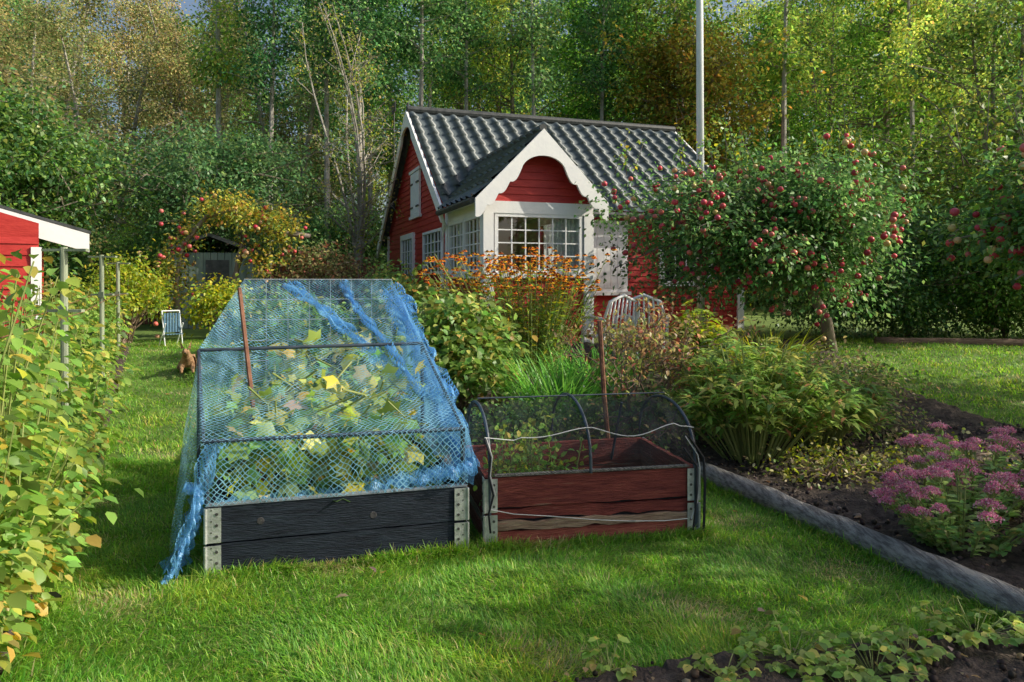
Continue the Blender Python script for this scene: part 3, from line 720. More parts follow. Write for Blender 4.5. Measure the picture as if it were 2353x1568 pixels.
for k in range(8): x=.05+1.08*k/7; mb.tube([(x,1.98,.3),(x,1.98,1.45)],.0035,4)
for k in range(8): z=.40+1.05*k/7; mb.tube([(.05,1.975,z),(1.13,1.975,z)],.0035,4)
for k in range(7): x=.18+.9*k/6; mb.tube([(x,1.2,.3),(x,1.3,.75)],.003,4)
for k in range(4): z=.36+.12*k; mb.tube([(.18,1.22,z),(1.08,1.22,z)],.003,4)
mb.ob('wire_trellis',M['galv'],cage)

cuc=empty('squash_plants',bl.location,bedL[1]); lv=LV(); mb=MB()
P_CUC=[((.36,.48,.10),3),((.22,.42,.12),3),((.56,.60,.14),2),((.72,.62,.08),1.1),((.54,.46,.28),.6)]
for k in range(60):
    x=random.uniform(.15,1.1); y=random.uniform(.12,1.6); hmax=.36+.36*(y/1.5)+random.uniform(0,.15)
    if abs(x-.6)>.38: hmax*=.8
    pts=[(x,y,.26)]
    for j in range(1,6): pts.append((x+random.gauss(0,.05)*j*.5,y+random.gauss(0,.05)*j*.5,.26+hmax*j/5*1.0))
    mb.tube(pts,.006,5)
    m=20; idx=rng.integers(0,6,m); c=np.array(pts)[idx]+rng.normal(0,.07,(m,3)); c[:,0]=np.clip(c[:,0],.06,1.16); c[:,1]=np.clip(c[:,1],.1,1.75); c[:,2]=np.clip(c[:,2],.30,.60+c[:,1]*.35)
    d=rdir(m); d[:,2]-=.4; nn=rdir(m)*.7; nn[:,2]+=.9; nn[:,1]-=.6
    L=rng.uniform(.05,.15,m); lv.add(c,d,nrm(nn),L,L*.95,T_BIG,pal(P_CUC,m))
m=26; c=np.stack([rng.uniform(.1,1.15,m),rng.uniform(.06,.4,m),rng.uniform(.29,.4,m)],1); d=rdir(m); nn=rdir(m)*.5; nn[:,2]+=1; L=rng.uniform(.1,.16,m)
lv.add(c,d,nrm(nn),L,L*.95,T_BIG,pal([((.30,.42,.22),2),((.22,.38,.12),2)],m))
m=20; c=np.stack([rng.uniform(.2,1.1,m),rng.uniform(.1,1.2,m),rng.uniform(.4,.8,m)],1); lv.add(c,rdir(m),rdir(m),.05,.05,T_BIG,pal([((.8,.6,.02),1)],m,.1))
lv.ob('leaves',M['leaf'],cuc); 
for k in range(50):
    p=np.array([random.uniform(.2,1.0),random.uniform(.2,1.3),random.uniform(.3,.7)]); mb.tube([p,p+rng.normal(0,.07,3),p+rng.normal(0,.10,3)],.0035,4)
mb.ob('vines',M['stem'],cuc)

# ---------------------------------------------------------------- black net tunnel
tun=empty('black_net_tunnel',br.location,bedR[1])
def arc(u,q,grow=0):
    a=math.pi*q; sag=1-.09*abs(math.sin(u/1.21*2*math.pi)); pk=.36 if .2<u<1.1 else .33
    return (u,.41-.42*math.cos(a)-grow*math.cos(a),.385+(pk*sag+grow)*math.sin(a)**.75)
def tf(s,t):
    x,y,z=arc(.0+1.21*s,t); return (x,y,z+.006*math.sin(s*40+t*9)*math.sin(math.pi*t))
surf('net_cover',tf,60,30,M['blacknet'],tun,(1.2,1.3))
def cap(u0,du):
    def f(s,t):
        x,y,z=arc(u0,t); k=s; return (u0+du*math.sin(k*1.57),y+(.41-y)*k,.385+(z-.385)*(1-k)**.8)
    return f
surf('net_end_left',cap(0,-.07),12,24,M['blacknet'],tun,(.5,1.2)); surf('net_end_right',cap(1.21,.05),12,24,M['blacknet'],tun,(.5,1.2))
mb=MB()
for u in (.02,.58,1.19): mb.tube([arc(u,q/20,.006) for q in range(21)],.009,8)
mb.tube([(.02,.41,.745),(1.19,.41,.745)],.005,6)
mb.tube([(.02,.0,.1),(.02,-.012,.4)],.009,8); mb.tube([(1.20,-.012,.05),(1.20,-.012,.4)],.012,8); mb.tube([(.98,.8,.25),(.98,.6,.66)],.009,8)
mb.ob('hoops',M['rod'],tun)
mb=MB()
def band(q0,w=.003,sag=.02):
    pts=[]
    for i in range(31):
        u=1.21*i/30; x,y,z=arc(u,q0+.015*math.sin(i*.5),.012); pts.append((x,y-.004,z-sag*math.sin(i*.42)))
    mb.tube(pts,w,5)
band(.17); 
mb.tube([(.0,-.02,.60),(.03,-.03,.5),(.02,-.03,.40),(.045,-.035,.3),(.02,-.03,.22)],.003,5); mb.tube([(1.14,-.0,.56),(1.2,-.03,.46),(1.215,-.03,.38),(1.2,-.03,.2),(1.16,-.03,.10)],.003,5)
mb.tube([(.02,-.02,.22),(.15,-.025,.19),(.35,-.02,.165),(.6,-.02,.13),(.8,-.02,.11),(1.0,-.025,.10),(1.14,-.03,.105)],.0025,5)
mb.ob('white_piping',M['piping'],tun)
mb=MB(); mb.tube([(-.01,-.025,.60),(.02,-.035,.5),(.01,-.035,.40),(.035,-.04,.3),(.01,-.035,.2),(.02,-.035,.1)],.006,5)
mb.tube([(1.15,-.03,.56),(1.235,-.03,.44),(1.245,-.03,.3),(1.24,-.03,.1),(1.235,-.03,.0)],.008,5); mb.tube([(1.12,-.02,.5),(1.19,-.035,.4),(1.19,-.035,.2),(1.17,-.035,.04)],.006,5)
mb.ob('net_seams',M['black'],tun)
lv=LV(); mb=MB(); sal=empty('young_vegetable_plants',br.location,bedR[1])
for k in range(26):
    x=random.uniform(.08,.55);y=random.uniform(.15,.65);h=random.uniform(.2,.5); b=np.array([x,y,.12]); tp=b+np.array([random.gauss(0,.05),random.gauss(0,.05),h]); mb.tube([b,tp],.004,4)
    m=30; t=rng.uniform(.1,1,(m,1)); c=b+(tp-b)*t+rng.normal(0,.035,(m,3)); lv.add(c,rdir(m),nrm(rdir(m)+[0,0,1]),rng.uniform(.03,.055,m),.03,T_LEAF,pal([((.22,.42,.09),3),((.36,.48,.08),1),((.5,.5,.08),.5)],m))
lv.ob('leaves',M['leaf'],sal); mb.ob('stems',M['stem'],sal)

# ---------------------------------------------------------------- stakes, log edging, flagpole
mb=MB(); mb.tube([(.72,5.35,0),(.66,5.3,.6),(.62,5.25,1.15)],.018,7); mb.ob('garden_stake',M['stake'])
def log(name,p0,p1,r,mat):
    p0=Vector(p0);p1=Vector(p1); n=24; mb=MB(); pts=[p0.lerp(p1,i/n)+Vector((random.gauss(0,.002),0,random.gauss(0,.003))) for i in range(n+1)]
    mb.tube(pts,[r*random.uniform(.95,1.05) for _ in pts],12); return mb.ob(name,mat,smooth=True)
log('log_edging',(2.34,2.55,.050),(1.38,5.38,.050),.070,M['greywood'])
log('log_edging',(5.6,11.4,.50),(11,10.4,.5),.08,M['brownwood'])
fp=MB(); z0=float(HT(3.32,13)); fp.tube([(3.32,13,z0),(3.30,13,6),(3.27,13,11)],[.07,.062,.05],12); fp.tube([(3.30,13,10.98),(3.30,13,11.15)],[.07,.04],10); fp.ob('flagpole',M['pole'],smooth=True)

for i,(x,y,h) in enumerate([(-3.02,5.0,1.66),(-4.43,8.0,1.72),(-5.32,10,1.70)]):
    mb=MB(); b=float(HT(x,y)); mb.tube([(x,y,b-.05),(x-.01,y,h)],.024,10)
    for z in (h-.02,h-.43):
        q=.15 if z>h-.1 else .12
        mb.box((x-q,y-.02,z-.009),(x+q,y+.02,z+.009))
    mb.box((x-.03,y-.035,h-.46),(x+.03,y-.021,h-.40))
    mb.ob('trellis_post',M['postgreen'])
mb=MB()
for dx in (-.12,.12):
    mb.tube([(-2.0+dx,2.6,1.2),(-3.02+dx,5.0,1.22),(-4.43+dx,8.0,1.28),(-5.3+dx,10,1.27)],.003,4)
mb.ob('trellis_wires',M['stake'])

# ---------------------------------------------------------------- raspberry row
lv=LV(); mb=MB(); e=empty('raspberry_canes')
P_RAS=[((.17,.32,.06),4),((.25,.40,.08),3),((.40,.46,.09),1.5),((.55,.46,.09),.7)]
P_RASY=[((.54,.42,.09),3),((.46,.40,.10),2),((.24,.34,.08),3)]
def cane(x,y,h,ll,m,low=.1):
    b=np.array([x,y,float(HT(x,y))]); t=b+np.array([random.gauss(0,.12),random.gauss(0,.12),h]); mid=(b+t)/2+rng.normal(0,.03,3)
    mb.tube([b,mid,t],[.006,.005,.003],4)
    tt=rng.uniform(low,1.03,m)[:,None]; c=b+(t-b)*tt; a=rng.uniform(0,6.28,m); o=np.stack([np.cos(a),np.sin(a),rng.uniform(-.2,.3,m)],1)
    r=rng.uniform(.04,.16,(m,1)); pos=c+o*r; d=o.copy(); d[:,2]-=rng.uniform(.1,1,m)
    nn=rdir(m)*.5; nn[:,2]+=1; L=ll*rng.uniform(.6,1.25,m)
    cols=pal(P_RAS,m); yl=(tt[:,0]<.4)&(rng.uniform(0,1,m)<.45); cols[yl]=pal(P_RASY,int(yl.sum()))
    lv.add(pos,d,nrm(nn),L,L*.72,T_LEAF,cols)
for k in range(470):
    y=2.5*(11/2.5)**random.random(); off=abs(random.gauss(.33,.22)); x=edgeL(y)-off-(.12 if y>6 else 0)
    h=(1.0+.25*random.random()) if off>.3 else random.uniform(.45,.8)
    if y<3.6: h*=1.25
    if y>4.2 and off<.5: h=min(h,.85)
    cane(x,y,h,.068 if y<6 else .085,52 if y<6 else 34)
for k in range(18): cane(random.uniform(-2.3,-2.05),random.uniform(2.75,3.1),random.uniform(1.1,1.5),.075,32,.05)
lv.ob('leaves',M['leaf'],e); mb.ob('canes',M['stem'],e)

# ---------------------------------------------------------------- shrubs
def shrub(name,x,y,r,zc,per,ncl,L,palette,T=T_LEAF,sig=.1,stemmat='twig',wr=.65,shell=.55):
    e=empty(name,(x,y,float(HT(x,y)))); lv=LV(); mb=MB()
    d=rdir(ncl); d[:,2]=np.abs(d[:,2])*1.1-.35; rad=rng.uniform(shell,1,(ncl,1)); cl=d*rad*np.array(r)+np.array([0,0,zc])
    cl[:,2]=np.maximum(cl[:,2],.06)
    foliage(lv,cl,per,sig,L,palette,T,wr=wr); lv.ob('leaves',M['leaf'],e)
    for c in cl[::3]: mb.tube([(random.gauss(0,.05),random.gauss(0,.05),0),tuple(c*.5+[0,0,.05]),tuple(c)],[.012,.008,.004],4)
    mb.ob('stems',M[stemmat],e); return e
P_CUR=[((.16,.30,.07),4),((.25,.38,.09),3),((.48,.46,.12),1.8),((.54,.34,.11),.4)]
shrub('currant_bush',-.62,7.6,(.68,.6,.80),.55,34,120,.08,P_CUR,sig=.12,wr=.8)
shrub('currant_bush',-1.15,8.6,(.6,.5,.75),.6,30,80,.085,P_CUR,sig=.11,wr=.8)
shrub('yellow_shrub',-4.75,12.2,(.6,.5,.6),.5,40,50,.07,P_YG+[((.7,.58,.04),3)],sig=.12)
shrub('garden_hedge',-6.1,11.6,(.55,.8,.9),.7,45,90,.06,P_YG,sig=.12)
shrub('garden_hedge',-6.7,9.6,(.5,.9,.8),.8,45,90,.07,P_OLIVE+P_GREEN,sig=.12)
shrub('flowering_shrub',-3.1,10.0,(.8,.5,.6),.4,36,80,.07,P_GREEN+[((.5,.5,.08),2)],sig=.13)
shrub('flowering_shrub',-2.3,9.0,(.7,.6,.6),.4,36,80,.07,P_GREEN,sig=.13)
shrub('bramble_bush',-3.4,13.4,(1.0,.6,.95),.9,34,90,.07,P_OLIVE+[((.34,.16,.09),3)],sig=.14)
shrub('bramble_bush',-1.9,11.8,(.5,.5,.8),.6,40,60,.07,P_CUR,sig=.14)
shrub('weed_patch',2.9,6.9,(.9,.7,.28),.10,30,110,.045,P_OLIVE+P_GREEN,sig=.12)
shrub('weed_patch',3.6,8.4,(.8,.9,.35),.10,30,110,.05,P_OLIVE+P_GREEN,sig=.13)
shrub('weed_patch',1.3,6.6,(.9,.5,.35),.10,30,90,.05,P_DARK+P_GREEN,sig=.13)
shrub('weed_patch',.0,6.2,(.7,.45,.35),.10,30,90,.045,P_DARK+P_GREEN,sig=.12)
shrub('weed_patch',2.3,5.3,(.55,.4,.16),.05,22,60,.035,P_OLIVE+P_YG,sig=.08)
shrub('weed_patch',3.3,5.6,(.7,.5,.16),.04,18,60,.035,P_OLIVE+P_YG,sig=.10)

def peony(name,x,y,R,H,ns,L,palette):
    e=empty(name,(x,y,float(HT(x,y)))); lv=LV(); mb=MB()
    for k in range(ns):
        a=random.uniform(0,6.28); rr=R*math.sqrt(random.random()); h=H*(1-.45*(rr/R)**2)*random.uniform(.75,1.05)
        b=np.array([math.cos(a)*rr*.25,math.sin(a)*rr*.25,0]); t=np.array([math.cos(a)*rr,math.sin(a)*rr,h]); mid=(b+t)/2+np.array([0,0,.12*h]); mb.tube([b,mid,t],[.007,.006,.004],4)
        for q in range(7):
            f=random.uniform(.4,1.0); c=(b*(1-f)+t*f)+np.array([0,0,.3*h*f*(1-f)]); aa=random.uniform(0,6.28); n=6
            ax=np.array([math.cos(aa),math.sin(aa),.3]); 
            sp=np.linspace(-.9,.9,n); d=np.stack([np.cos(aa+sp),np.sin(aa+sp),rng.uniform(-.4,.5,n)],1); pos=c+ax*.05+rng.normal(0,.012,(n,3)); nn=rdir(n)*.35; nn[:,2]+=1
            l=L*rng.uniform(.7,1.2,n); lv.add(pos,d,nrm(nn),l,l*.27,T_DIA,pal(palette,n))
    lv.ob('leaves',M['leaf'],e); mb.ob('stems',M['stem'],e)
P_PEO=[((.22,.38,.09),4),((.32,.46,.11),3),((.50,.52,.15),1.6),((.52,.28,.14),.5)]
peony('peony_bush',1.9,5.85,.80,1.02,110,.13,P_PEO)
peony('peony_bush',2.6,6.3,.55,.75,60,.13,P_PEO)
peony('lily_plant',1.9,7.4,.35,1.15,35,.15,P_YG)
peony('lily_plant',3.05,3.35,.35,.30,40,.14,P_YG)

e=empty('bare_rose_shrub',(1.12,6.6,float(HT(1.12,6.6)))); mb=MB(); tips=[]
def grow(p,d,l,r,dep):
    q=p+d*l; m=(p+q)/2+Vector((random.gauss(0,.05),random.gauss(0,.05),random.gauss(0,.03)))*l*2
    mb.tube([p,m,q],[r,r*.85,r*.7],5)
    if dep==0: tips.append(q); return
    for _ in range(random.choice((2,3))):
        nd=(d+Vector((random.gauss(0,.5),random.gauss(0,.5),random.gauss(.0,.35)))).normalized(); grow(q,nd,l*random.uniform(.6,.85),r*.65,dep-1)
    if random.random()<.5: tips.append(q)
for k in range(9):
    a=random.uniform(0,6.28); grow(Vector((math.cos(a)*.05,math.sin(a)*.05,0)),Vector((math.cos(a)*.6,math.sin(a)*.6,1)).normalized(),.43,.018,4)
mb.ob('branches',M['twig'],e); lv=LV(); foliage(lv,np.array([tuple(t) for t in tips]),5,.06,.045,[((.40,.24,.12),2),((.26,.30,.08),3),((.45,.36,.15),2),((.4,.12,.08),.6)],T_LEAF); lv.ob('leaves',M['leaf'],e)

def blades(name,x,y,n,R,L,W,palette):
    e=empty(name,(x,y,float(HT(x,y)))); lv=LV(); a=rng.uniform(0,6.28,n); r=R*np.sqrt(rng.uniform(0,1,n)); b=np.stack([np.cos(a)*r,np.sin(a)*r,0*a],1); t=a+rng.normal(0,.7,n)
    lv.strips(b,np.stack([np.cos(t),np.sin(t),0*t],1),L*rng.uniform(.6,1.1,n),W*rng.uniform(.7,1.3,n),rng.uniform(.2,1.0,n),pal(palette,n),6); lv.ob('leaves',M['leaf'],e)
P_BL=[((.13,.36,.06),3),((.22,.48,.09),2)]
blades('daylily_clump',.45,7.2,460,.38,.85,.018,P_BL)
blades('daylily_clump',.95,8.0,300,.3,.80,.018,P_BL)
blades('daylily_clump',2.5,8.4,300,.4,.8,.02,P_YG)
blades('iris_clump',3.2,9.2,240,.4,.7,.02,P_YG)

e=empty('helenium_flowers',(.25,8.9,float(HT(.25,8.9)))); lv=LV(); mb=MB(); pl=LV()
for k in range(250):
    a=random.uniform(0,6.28); rr=math.sqrt(random.random()); b=np.array([math.cos(a)*rr*.35-.1,math.sin(a)*rr*.3,0]); h=random.uniform(.8,1.48)
    t=np.array([b[0]*2.9+random.gauss(0,.15),b[1]*2,h]); mb.tube([b,(b+t)/2,t],[.006,.005,.003],4)
    m=16; f=rng.uniform(.1,.92,(m,1)); c=b+(t-b)*f; d=rdir(m); d[:,2]=np.abs(d[:,2])*.6; nn=rdir(m)*.5; nn[:,2]+=1; l=rng.uniform(.06,.11,m); lv.add(c,d,nrm(nn),l,l*.28,T_DIA,pal(P_YG+P_GREEN,m))
    if h>1.05:
        for _ in range(3):
            fc=t+rng.normal(0,.05,3); a2=np.linspace(0,6.28,9)[:-1]; d=np.stack([np.cos(a2),np.sin(a2),-.35+0*a2],1); up=np.tile([random.gauss(0,.4),-.8+random.gauss(0,.3),1.],(8,1))
            pl.add(np.tile(fc,(8,1)),d,nrm(up),.040,.028,T_DIA,pal([((.85,.32,.02),2),((.80,.16,.02),1),((.85,.55,.03),1.3)],8,.15)); ball(pl,fc[None]+[[0,-.004,.004]],.014,pal([((.16,.06,.02),1)],1),6,4)
lv.ob('leaves',M['leaf'],e); mb.ob('stems',M['stem'],e); pl.ob('flowers',M['petal'],e)

def sedum(x,y,nh,R,H):
    e=empty('pink_sedum',(x,y,float(HT(x,y)))); lv=LV(); mb=MB(); pl=LV()
    for k in range(nh):
        a=random.uniform(0,6.28); rr=R*math.sqrt(random.random()); h=H*(1-.40*(rr/R)**2)*random.uniform(.88,1.05); b=np.array([math.cos(a)*rr*.3,math.sin(a)*rr*.3,0]); t=np.array([math.cos(a)*rr,math.sin(a)*rr,h])
        mb.tube([b,(b+t)/2+[0,0,.03],t],[.006,.005,.004],4)
        m=24; f=rng.uniform(.15,.92,(m,1)); c=b+(t-b)*f; d=rdir(m); d[:,2]=np.abs(d[:,2])*.5; nn=rdir(m)*.4; nn[:,2]+=1; l=rng.uniform(.04,.07,m); lv.add(c,d,nrm(nn),l,l*.6,T_LEAF,pal([((.26,.44,.14),3),((.38,.54,.2),2),((.54,.54,.18),.5)],m))
        hr=random.uniform(.032,.060); m=280; a2=rng.uniform(0,6.28,m); r2=hr*np.sqrt(rng.uniform(0,1,m)); lob=1+.25*np.sin(a2*5+k)
        p=t+np.stack([np.cos(a2)*r2*lob,np.sin(a2)*r2*lob,.024*(1-(r2/hr)**2)+rng.normal(0,.004,m)],1); pl.add(p,rdir(m)+[0,0,.7],rdir(m),.010,.008,T_DIA,pal([((.68,.26,.40),3),((.78,.45,.54),2),((.5,.13,.24),1.5),((.66,.5,.45),.6)],m,.15)*random.uniform(.8,1.1))
        for q in range(7):
            aa=random.uniform(0,6.28); mb.tube([t-[0,0,.05],t+np.array([math.cos(aa)*hr*.7,math.sin(aa)*hr*.7,.0])],.002,3)
    lv.ob('leaves',M['leaf'],e); mb.ob('stems',M['stem'],e); pl.ob('flower_heads',M['petal'],e)
sedum(2.32,3.82,40,.40,.46); sedum(2.78,4.4,40,.46,.54); sedum(2.95,3.75,26,.34,.50); sedum(3.4,4.5,24,.32,.56)

for (x,y,n,R) in ((.35,2.66,12,.08),(.75,2.62,20,.12),(1.05,2.78,44,.2),(1.3,2.66,40,.16),(1.5,2.8,30,.14),(1.85,2.95,44,.2),(2.15,2.9,30,.15),(1.15,2.5,24,.14)):
    e=empty('strawberry_plant',(x,y,float(HT(x,y)))); lv=LV(); mb=MB()
    for k in range(n):
        a=random.uniform(0,6.28); rr=R*math.sqrt(random.random()); t=np.array([math.cos(a)*rr,math.sin(a)*rr,random.uniform(.05,.11)]); mb.tube([(0,0,.02),t],.002,3)
        a2=a+np.array([-1.0,0,1.0]); d=np.stack([np.cos(a2),np.sin(a2),-.1+0*a2],1); nn=np.tile([random.gauss(0,.25),random.gauss(0,.25)-.1,1],(3,1)); l=random.uniform(.03,.05); lv.add(np.tile(t,(3,1)),d,nn,l,l*.85,T_LEAF,pal([((.26,.42,.09),3),((.40,.52,.12),1),((.58,.54,.14),.6)],3))
    lv.ob('leaves',M['leaf'],e); mb.ob('stems',M['stem'],e)

# ---------------------------------------------------------------- apple trees
def add_apples(e,cl,crown,R,napp,ar):
    ap=LV(); k=rng.integers(0,len(cl),napp//3); c=np.repeat(cl[k],3,0); off=rng.normal(0,1,(len(c),3))*np.array([.11,.11,.15]); c=c+off+(c-np.array(crown))/np.array(R)*.12; c[:,2]-=.06; c[:,1]-=.12
    ball(ap,c,ar*rng.uniform(.75,1.1,len(c)),pal([((.62,.07,.10),3),((.70,.18,.15),2),((.68,.44,.20),1.0),((.48,.03,.06),1)],len(c),.12),10,7); ap.ob('apples',M['apple'],e,smooth=True)
def apple_tree(name,x,y,trunk,crown,R,nlimb,per,sig,L,palette,napp,ar,barkmat='bark',T=T_DIA,low=-.6,tr=.09,shoots=40):
    e=empty(name,(x,y,float(HT(x,y))-.02)); mb=MB(); cl=[]
    T0=[Vector(p) for p in trunk]; mb.tube(T0,[tr*(1-.35*i/(len(T0)-1)) for i in range(len(T0))],9)
    top=T0[-1]; C=Vector(crown)
    for i in range(nlimb):
        d=Vector(tuple(rdir(1)[0])); d.z=max(d.z,low) if random.random()<.8 else abs(d.z)
        q=random.uniform(.55,1.0); end=C+Vector((d.x*R[0],d.y*R[1],d.z*R[2]))*q
        m1=top.lerp(end,.4)+Vector((0,0,.25*R[2])); m2=top.lerp(end,.75)+Vector((0,0,.22*R[2]))
        mb.tube([top,m1,m2,end],[tr*.45,tr*.25,tr*.13,.006],5)
        for k in range(4):
            t=random.uniform(.1,1); b=m1.lerp(m2,t) if random.random()<.4 else m2.lerp(end,t); b=b+Vector((random.gauss(0,.17)*R[0]*.5,random.gauss(0,.17)*R[1]*.6,random.gauss(0,.12)*R[2])); cl.append(tuple(b))
    cl=np.array(cl); lv=LV(); foliage(lv,cl,per,sig,L,palette,T); 
    for i in range(shoots):
        b=np.array(crown)+np.array([random.uniform(-.8,.8)*R[0],random.uniform(-.5,.5)*R[1],R[2]*.75]); h=random.uniform(.3,.8); t=b+np.array([random.gauss(0,.12),random.gauss(0,.1),h]); mb.tube([b,t],[.007,.003],3)
        m=14; f=rng.uniform(.1,1,(m,1)); lv.add(b+(t-b)*f+rng.normal(0,.03,(m,3)),rdir(m)+[0,0,.4],rdir(m),L,L*.6,T_DIA,pal(palette+P_YG,m))
    lv.ob('leaves',M['leaf'],e); mb.ob('trunk_and_branches',M[barkmat],e,smooth=True)
    if napp: add_apples(e,cl,crown,R,napp,ar)
    return e
P_APL=[((.11,.25,.08),4),((.16,.33,.10),3),((.28,.44,.15),1.8)]
apple_tree('apple_tree',4.45,10.3,[(0,0,0),(-.08,0,.5),(-.3,0,.9),(-.5,-.05,1.35)],(-1.12,-.1,1.68),(2.4,1.3,1.15),105,80,.19,.07,P_APL,690,.042,low=-.8)
apple_tree('apple_tree',5.75,6.6,[(0,0,0),(-.05,0,.8),(-.2,0,1.5)],(-.72,-.1,1.90),(1.35,1.0,.75),60,64,.14,.07,P_APL+P_GREEN,540,.038,low=-.7)
P_YAP=[((.30,.36,.06),3),((.64,.54,.08),3),((.64,.36,.08),1.2),((.18,.28,.07),2)]
e=empty('apple_tree',(-5.0,13.2,float(HT(-5,13.2)))); mb=MB(); g0=float(HT(-5,13.2))
def L_(x,z,y=0): return Vector((x+5.0,y,z-g0))
mb.tube([Vector((-.05,0,0)),L_(-5.0,1.3),L_(-4.85,1.9),L_(-4.8,2.35)],[.09,.075,.065,.05],8)
mb.tube([L_(-5.95,.5),L_(-6.0,1.4),L_(-5.87,2.1),L_(-5.45,2.6),L_(-5.0,2.72),L_(-4.63,2.45),L_(-4.15,2.32),L_(-3.6,2.25)],[.05,.05,.045,.04,.04,.065,.065,.04],7)
cl=[]
path=[(-6.05,1.0),(-6.12,1.5),(-5.92,2.1),(-5.5,2.66),(-5.0,2.85),(-4.7,2.65),(-4.3,2.5),(-3.9,2.35)]
for i in range(150):
    k=random.uniform(0,6.99); j=int(k); f=k-j; x=path[j][0]*(1-f)+path[j+1][0]*f; z=path[j][1]*(1-f)+path[j+1][1]*f
    cl.append(tuple(L_(x+random.gauss(0,.12),z+random.gauss(0,.13),random.gauss(0,.2))))
for i in range(26): cl.append(tuple(L_(-4.4+random.gauss(0,.25),1.9+random.gauss(0,.3),random.gauss(0,.2))))
cl=np.array(cl); lv=LV(); foliage(lv,cl,24,.10,.075,P_YAP); lv.ob('leaves',M['leaf'],e); mb.ob('trunk_and_branches',M['bark'],e,smooth=True); add_apples(e,cl,(0,0,2),(1.5,.6,1),60,.042)

single_tree('offscreen_dapple_tree',9.2,7.4,4.6,2.0,1.4,34,round_prof,30,.22,.12,P_GREEN,M['bark'],r0=.1)  # these three unseen trees are added right of frame to dapple the sunlight
single_tree('offscreen_dapple_tree',8.4,4.5,5.4,2.6,1.3,24,round_prof,44,.15,.14,P_GREEN,M['bark'],r0=.1)
single_tree('offscreen_dapple_tree',7.2,2.3,4.4,2.0,1.0,14,round_prof,44,.14,.14,P_GREEN,M['bark'],r0=.1)

# ---------------------------------------------------------------- shed left
sh=empty('red_shed',(-5.56,9.43,float(HT(-5.5,9.6))),math.radians(30)); mb=MB()
siding(mb,-4,-.40,0,1.62,front(0),h=.14); mb.add([(-.40,0,0),(-.40,1.3,0),(-.40,1.3,1.5),(-.40,0,1.5)],[(0,1,2,3)]); mb.add([(-.4,.01,1.5),(-.4,.01,1.8),(-4,.01,2.9),(-4,.01,1.5)],[(0,1,2,3)]); mb.ob('walls',M['red'],sh)
mb=MB(); mb.prism([(.15,1.46),(.15,1.70),(-4,2.945),(-4,2.705)],front(.35),0,.04); mb.prism([(-.48,0),(-.37,0),(-.37,1.5),(-.48,1.5)],front(.02),.0,.06); mb.box((-1.3,-.05,.1),(-1.2,-.02,1.6)); mb.ob('white_trim',M['white'],sh)
mb=MB(); mb.prism([(.17,1.705),(.17,1.745),(-4,2.99),(-4,2.95)],front(.40),.02,-1.6); mb.ob('roof',M['darkmetal'],sh)
g=empty('garden_shed',(-7.0,15.0,float(HT(-6.5,15.0))),math.radians(10)); mb=MB(); 
for k in range(12): mb.box((k*.14,0,0),(k*.14+.13,.05,1.55))
mb.box((0,.05,0),(1.67,1.5,1.5)); mb.ob('walls',M['greenshed'],g); mb=MB(); mb.prism([(-.15,1.5),(-.15,1.56),(.83,1.95),(1.83,1.56),(1.83,1.5),(.83,1.88)],front(0),.15,-1.6); mb.ob('roof',M['darkmetal'],g)
mb=MB(); mb.box((.75,-.03,.05),(1.2,-.002,1.4)); mb.ob('door',M['darkmetal'],g)
mb=MB()
for k in range(95):
    x=-9.5+k*.1; y=16.9; b=float(HT(x,y)); mb.box((x,y,b),(x+.075,y+.02,b+1.35+random.uniform(-.02,.02)))
for z in (.4,1.1): mb.box((-9.5,16.93,.47+z),(0.1,16.97,.47+z+.08))
mb.ob('picket_fence',M['fence'])

# ---------------------------------------------------------------- white garden chairs
def chair(x,y,rz,s=1):
    e=empty('white_garden_chair',(x,y,float(HT(x,y))),rz); mb=MB()
    arch=[(-.22,.2,.42),(-.25,.24,.65),(-.2,.28,.85),(0,.30,.93),(.2,.28,.85),(.25,.24,.65),(.22,.2,.42)]
    mb.tube(arch,.02,8)
    for k in range(7):
        u=-.17+.34*k/6; mb.tube([(u,.2,.43),(u*1.1,.245,.65),(u*1.0,.29,.91-.9*u*u*1.6)],.012,6)
    mb.box((-.24,-.22,.40),(.24,.2,.43))
    for sx in (-1,1):
        mb.tube([(sx*.25,.22,.64),(sx*.28,0,.66),(sx*.27,-.2,.64),(sx*.25,-.22,.42),(sx*.27,-.25,0)],.02,7); mb.tube([(sx*.23,.2,.42),(sx*.26,.28,0)],.02,7)
    mb.ob('frame',M['plastic'],e,smooth=True)
chair(1.22,9.3,math.radians(-150)); chair(1.70,9.4,math.radians(165)); 
# folding chair with slatted fabric, partly behind the yellow shrub
e=empty('blue_folding_chair',(-5.12,11.2,float(HT(-5.12,11.2))),.9); e.scale=(.85,.85,.85); mb=MB(); 
for sx in (-.16,.16): mb.tube([(sx,0,0),(sx,.12,.62)],.012,6); mb.tube([(sx,.22,0),(sx,-.02,.4)],.012,6)
mb.tube([(-.16,.12,.62),(.16,.12,.62)],.012,6); mb.ob('frame',M['pole'],e); mb=MB()
for k in range(6): mb.box((-.15+k*.052,.06,.24),(-.15+k*.052+.034,.075,.58)); mb.box((-.15+k*.052,-.05,.2),(-.15+k*.052+.034,.055,.215))
mb.ob('fabric',M['blue'],e)

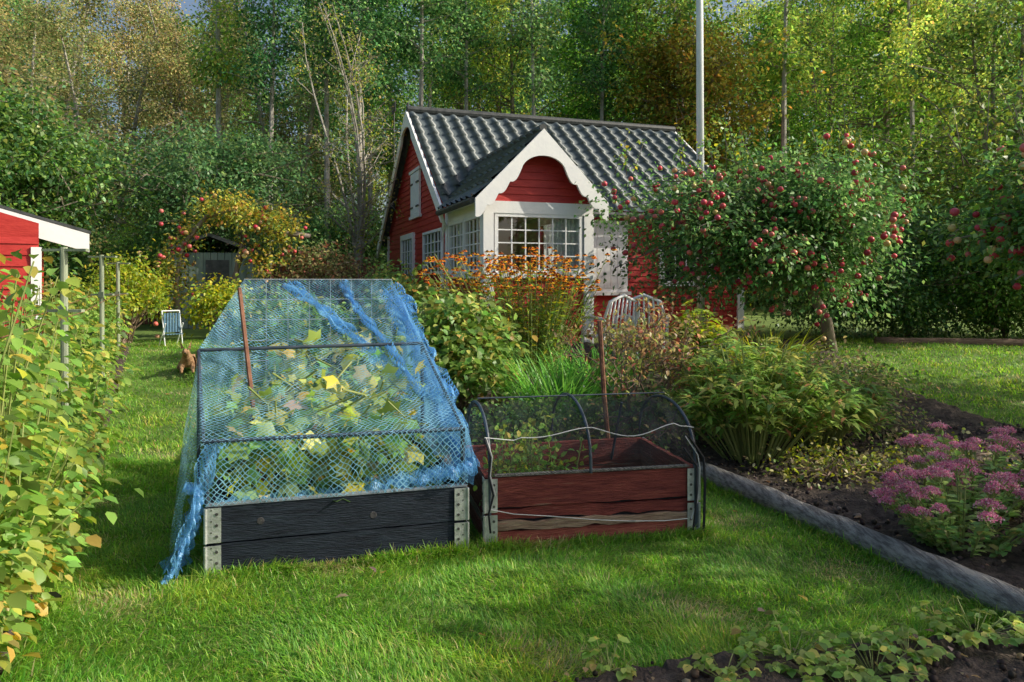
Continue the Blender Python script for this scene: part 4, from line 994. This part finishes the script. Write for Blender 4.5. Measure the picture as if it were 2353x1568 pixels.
# ---------------------------------------------------------------- dog
def skinobj(name,verts,edges,radii,mat,parent,root=0):
    me=bpy.data.meshes.new(name); me.from_pydata(verts,edges,[]); me.materials.append(mat); o=bpy.data.objects.new(name,me); COL.objects.link(o); o.parent=parent
    sk=o.modifiers.new('s','SKIN'); 
    for i,r in enumerate(radii): me.skin_vertices[0].data[i].radius=(r,r)
    me.skin_vertices[0].data[root].use_root=True; sk.use_smooth_shade=True
    ss=o.modifiers.new('ss','SUBSURF'); ss.levels=2; ss.render_levels=2; return o
dx,dy=-3.98,9.1
dog=empty('brown_dog',(dx,dy,float(HT(dx,dy))+.03),math.radians(25)); dog.scale=(.85,.85,.85)
v=[(.0,.22,.13),(.05,.10,.14),(.0,-.04,.15),(-.03,-.14,.23),(-.04,-.19,.31),(-.05,-.27,.30),(-.05,-.33,.285),
   (.10,.20,.08),(.16,.08,.04),(.17,-.03,.03),(-.09,-.08,.09),(-.10,-.22,.035),(-.10,-.34,.025),(.05,-.08,.09),(.05,-.22,.035),(.05,-.34,.025),(.03,.32,.06),(.12,.42,.03),(-.10,.2,.07),(-.13,.08,.03)]
ed=[(0,1),(1,2),(2,3),(3,4),(4,5),(5,6),(0,7),(7,8),(8,9),(2,10),(10,11),(11,12),(2,13),(13,14),(14,15),(0,16),(16,17),(0,18),(18,19)]
rd=[.085,.09,.095,.055,.060,.036,.022,.05,.032,.022,.04,.024,.022,.04,.024,.022,.03,.012,.05,.03]
skinobj('body',v,ed,rd,M['fur'],dog,1)
mb=MB()
for sx in (-1,1): mb.add([(-.04+sx*.025,-.19,.35),(-.04+sx*.065,-.17,.335),(-.04+sx*.075,-.185,.46),(-.04+sx*.05,-.165,.36)],[(0,1,2),(1,3,2),(3,0,2),(0,3,1)])
mb.ob('ears',M['fur'],dog); lv=LV(); ball(lv,np.array([[-.065,-.245,.335],[-.018,-.245,.335],[-.05,-.352,.29]]),np.array([.010,.010,.013]),np.full((3,3),.005),8,6); lv.ob('eyes_and_nose',M['apple'],dog)

# ---------------------------------------------------------------- world, sun, camera
el,az=math.radians(33),math.radians(92)
w=bpy.data.worlds.new('World'); scene.world=w; w.use_nodes=True; nt=w.node_tree; nt.nodes.clear()
sky=nt.nodes.new('ShaderNodeTexSky'); sky.sky_type='NISHITA'; sky.sun_disc=False; sky.sun_elevation=el; sky.sun_rotation=az
sky.dust_density=4.0
bg=nt.nodes.new('ShaderNodeBackground'); bg.inputs[1].default_value=.15; wo=nt.nodes.new('ShaderNodeOutputWorld')
nt.links.new(sky.outputs[0],bg.inputs[0]); nt.links.new(bg.outputs[0],wo.inputs[0])
sd=bpy.data.lights.new('sun','SUN'); sd.energy=5; sd.angle=math.radians(.5); sd.color=(1,.92,.76)
so=bpy.data.objects.new('sun',sd); COL.objects.link(so); dv=Vector((math.sin(az)*math.cos(el),math.cos(az)*math.cos(el),math.sin(el))); so.rotation_euler=(dv).to_track_quat('Z','Y').to_euler(); so.location=(10,5,12)
cd=bpy.data.cameras.new('camera'); cam=bpy.data.objects.new('camera',cd); COL.objects.link(cam); cam.location=(0,0,1.42); cam.rotation_euler=(math.radians(90),0,0)
cd.sensor_width=36; cd.lens=26.0; cd.shift_y=-.057; cd.clip_end=500; scene.camera=cam
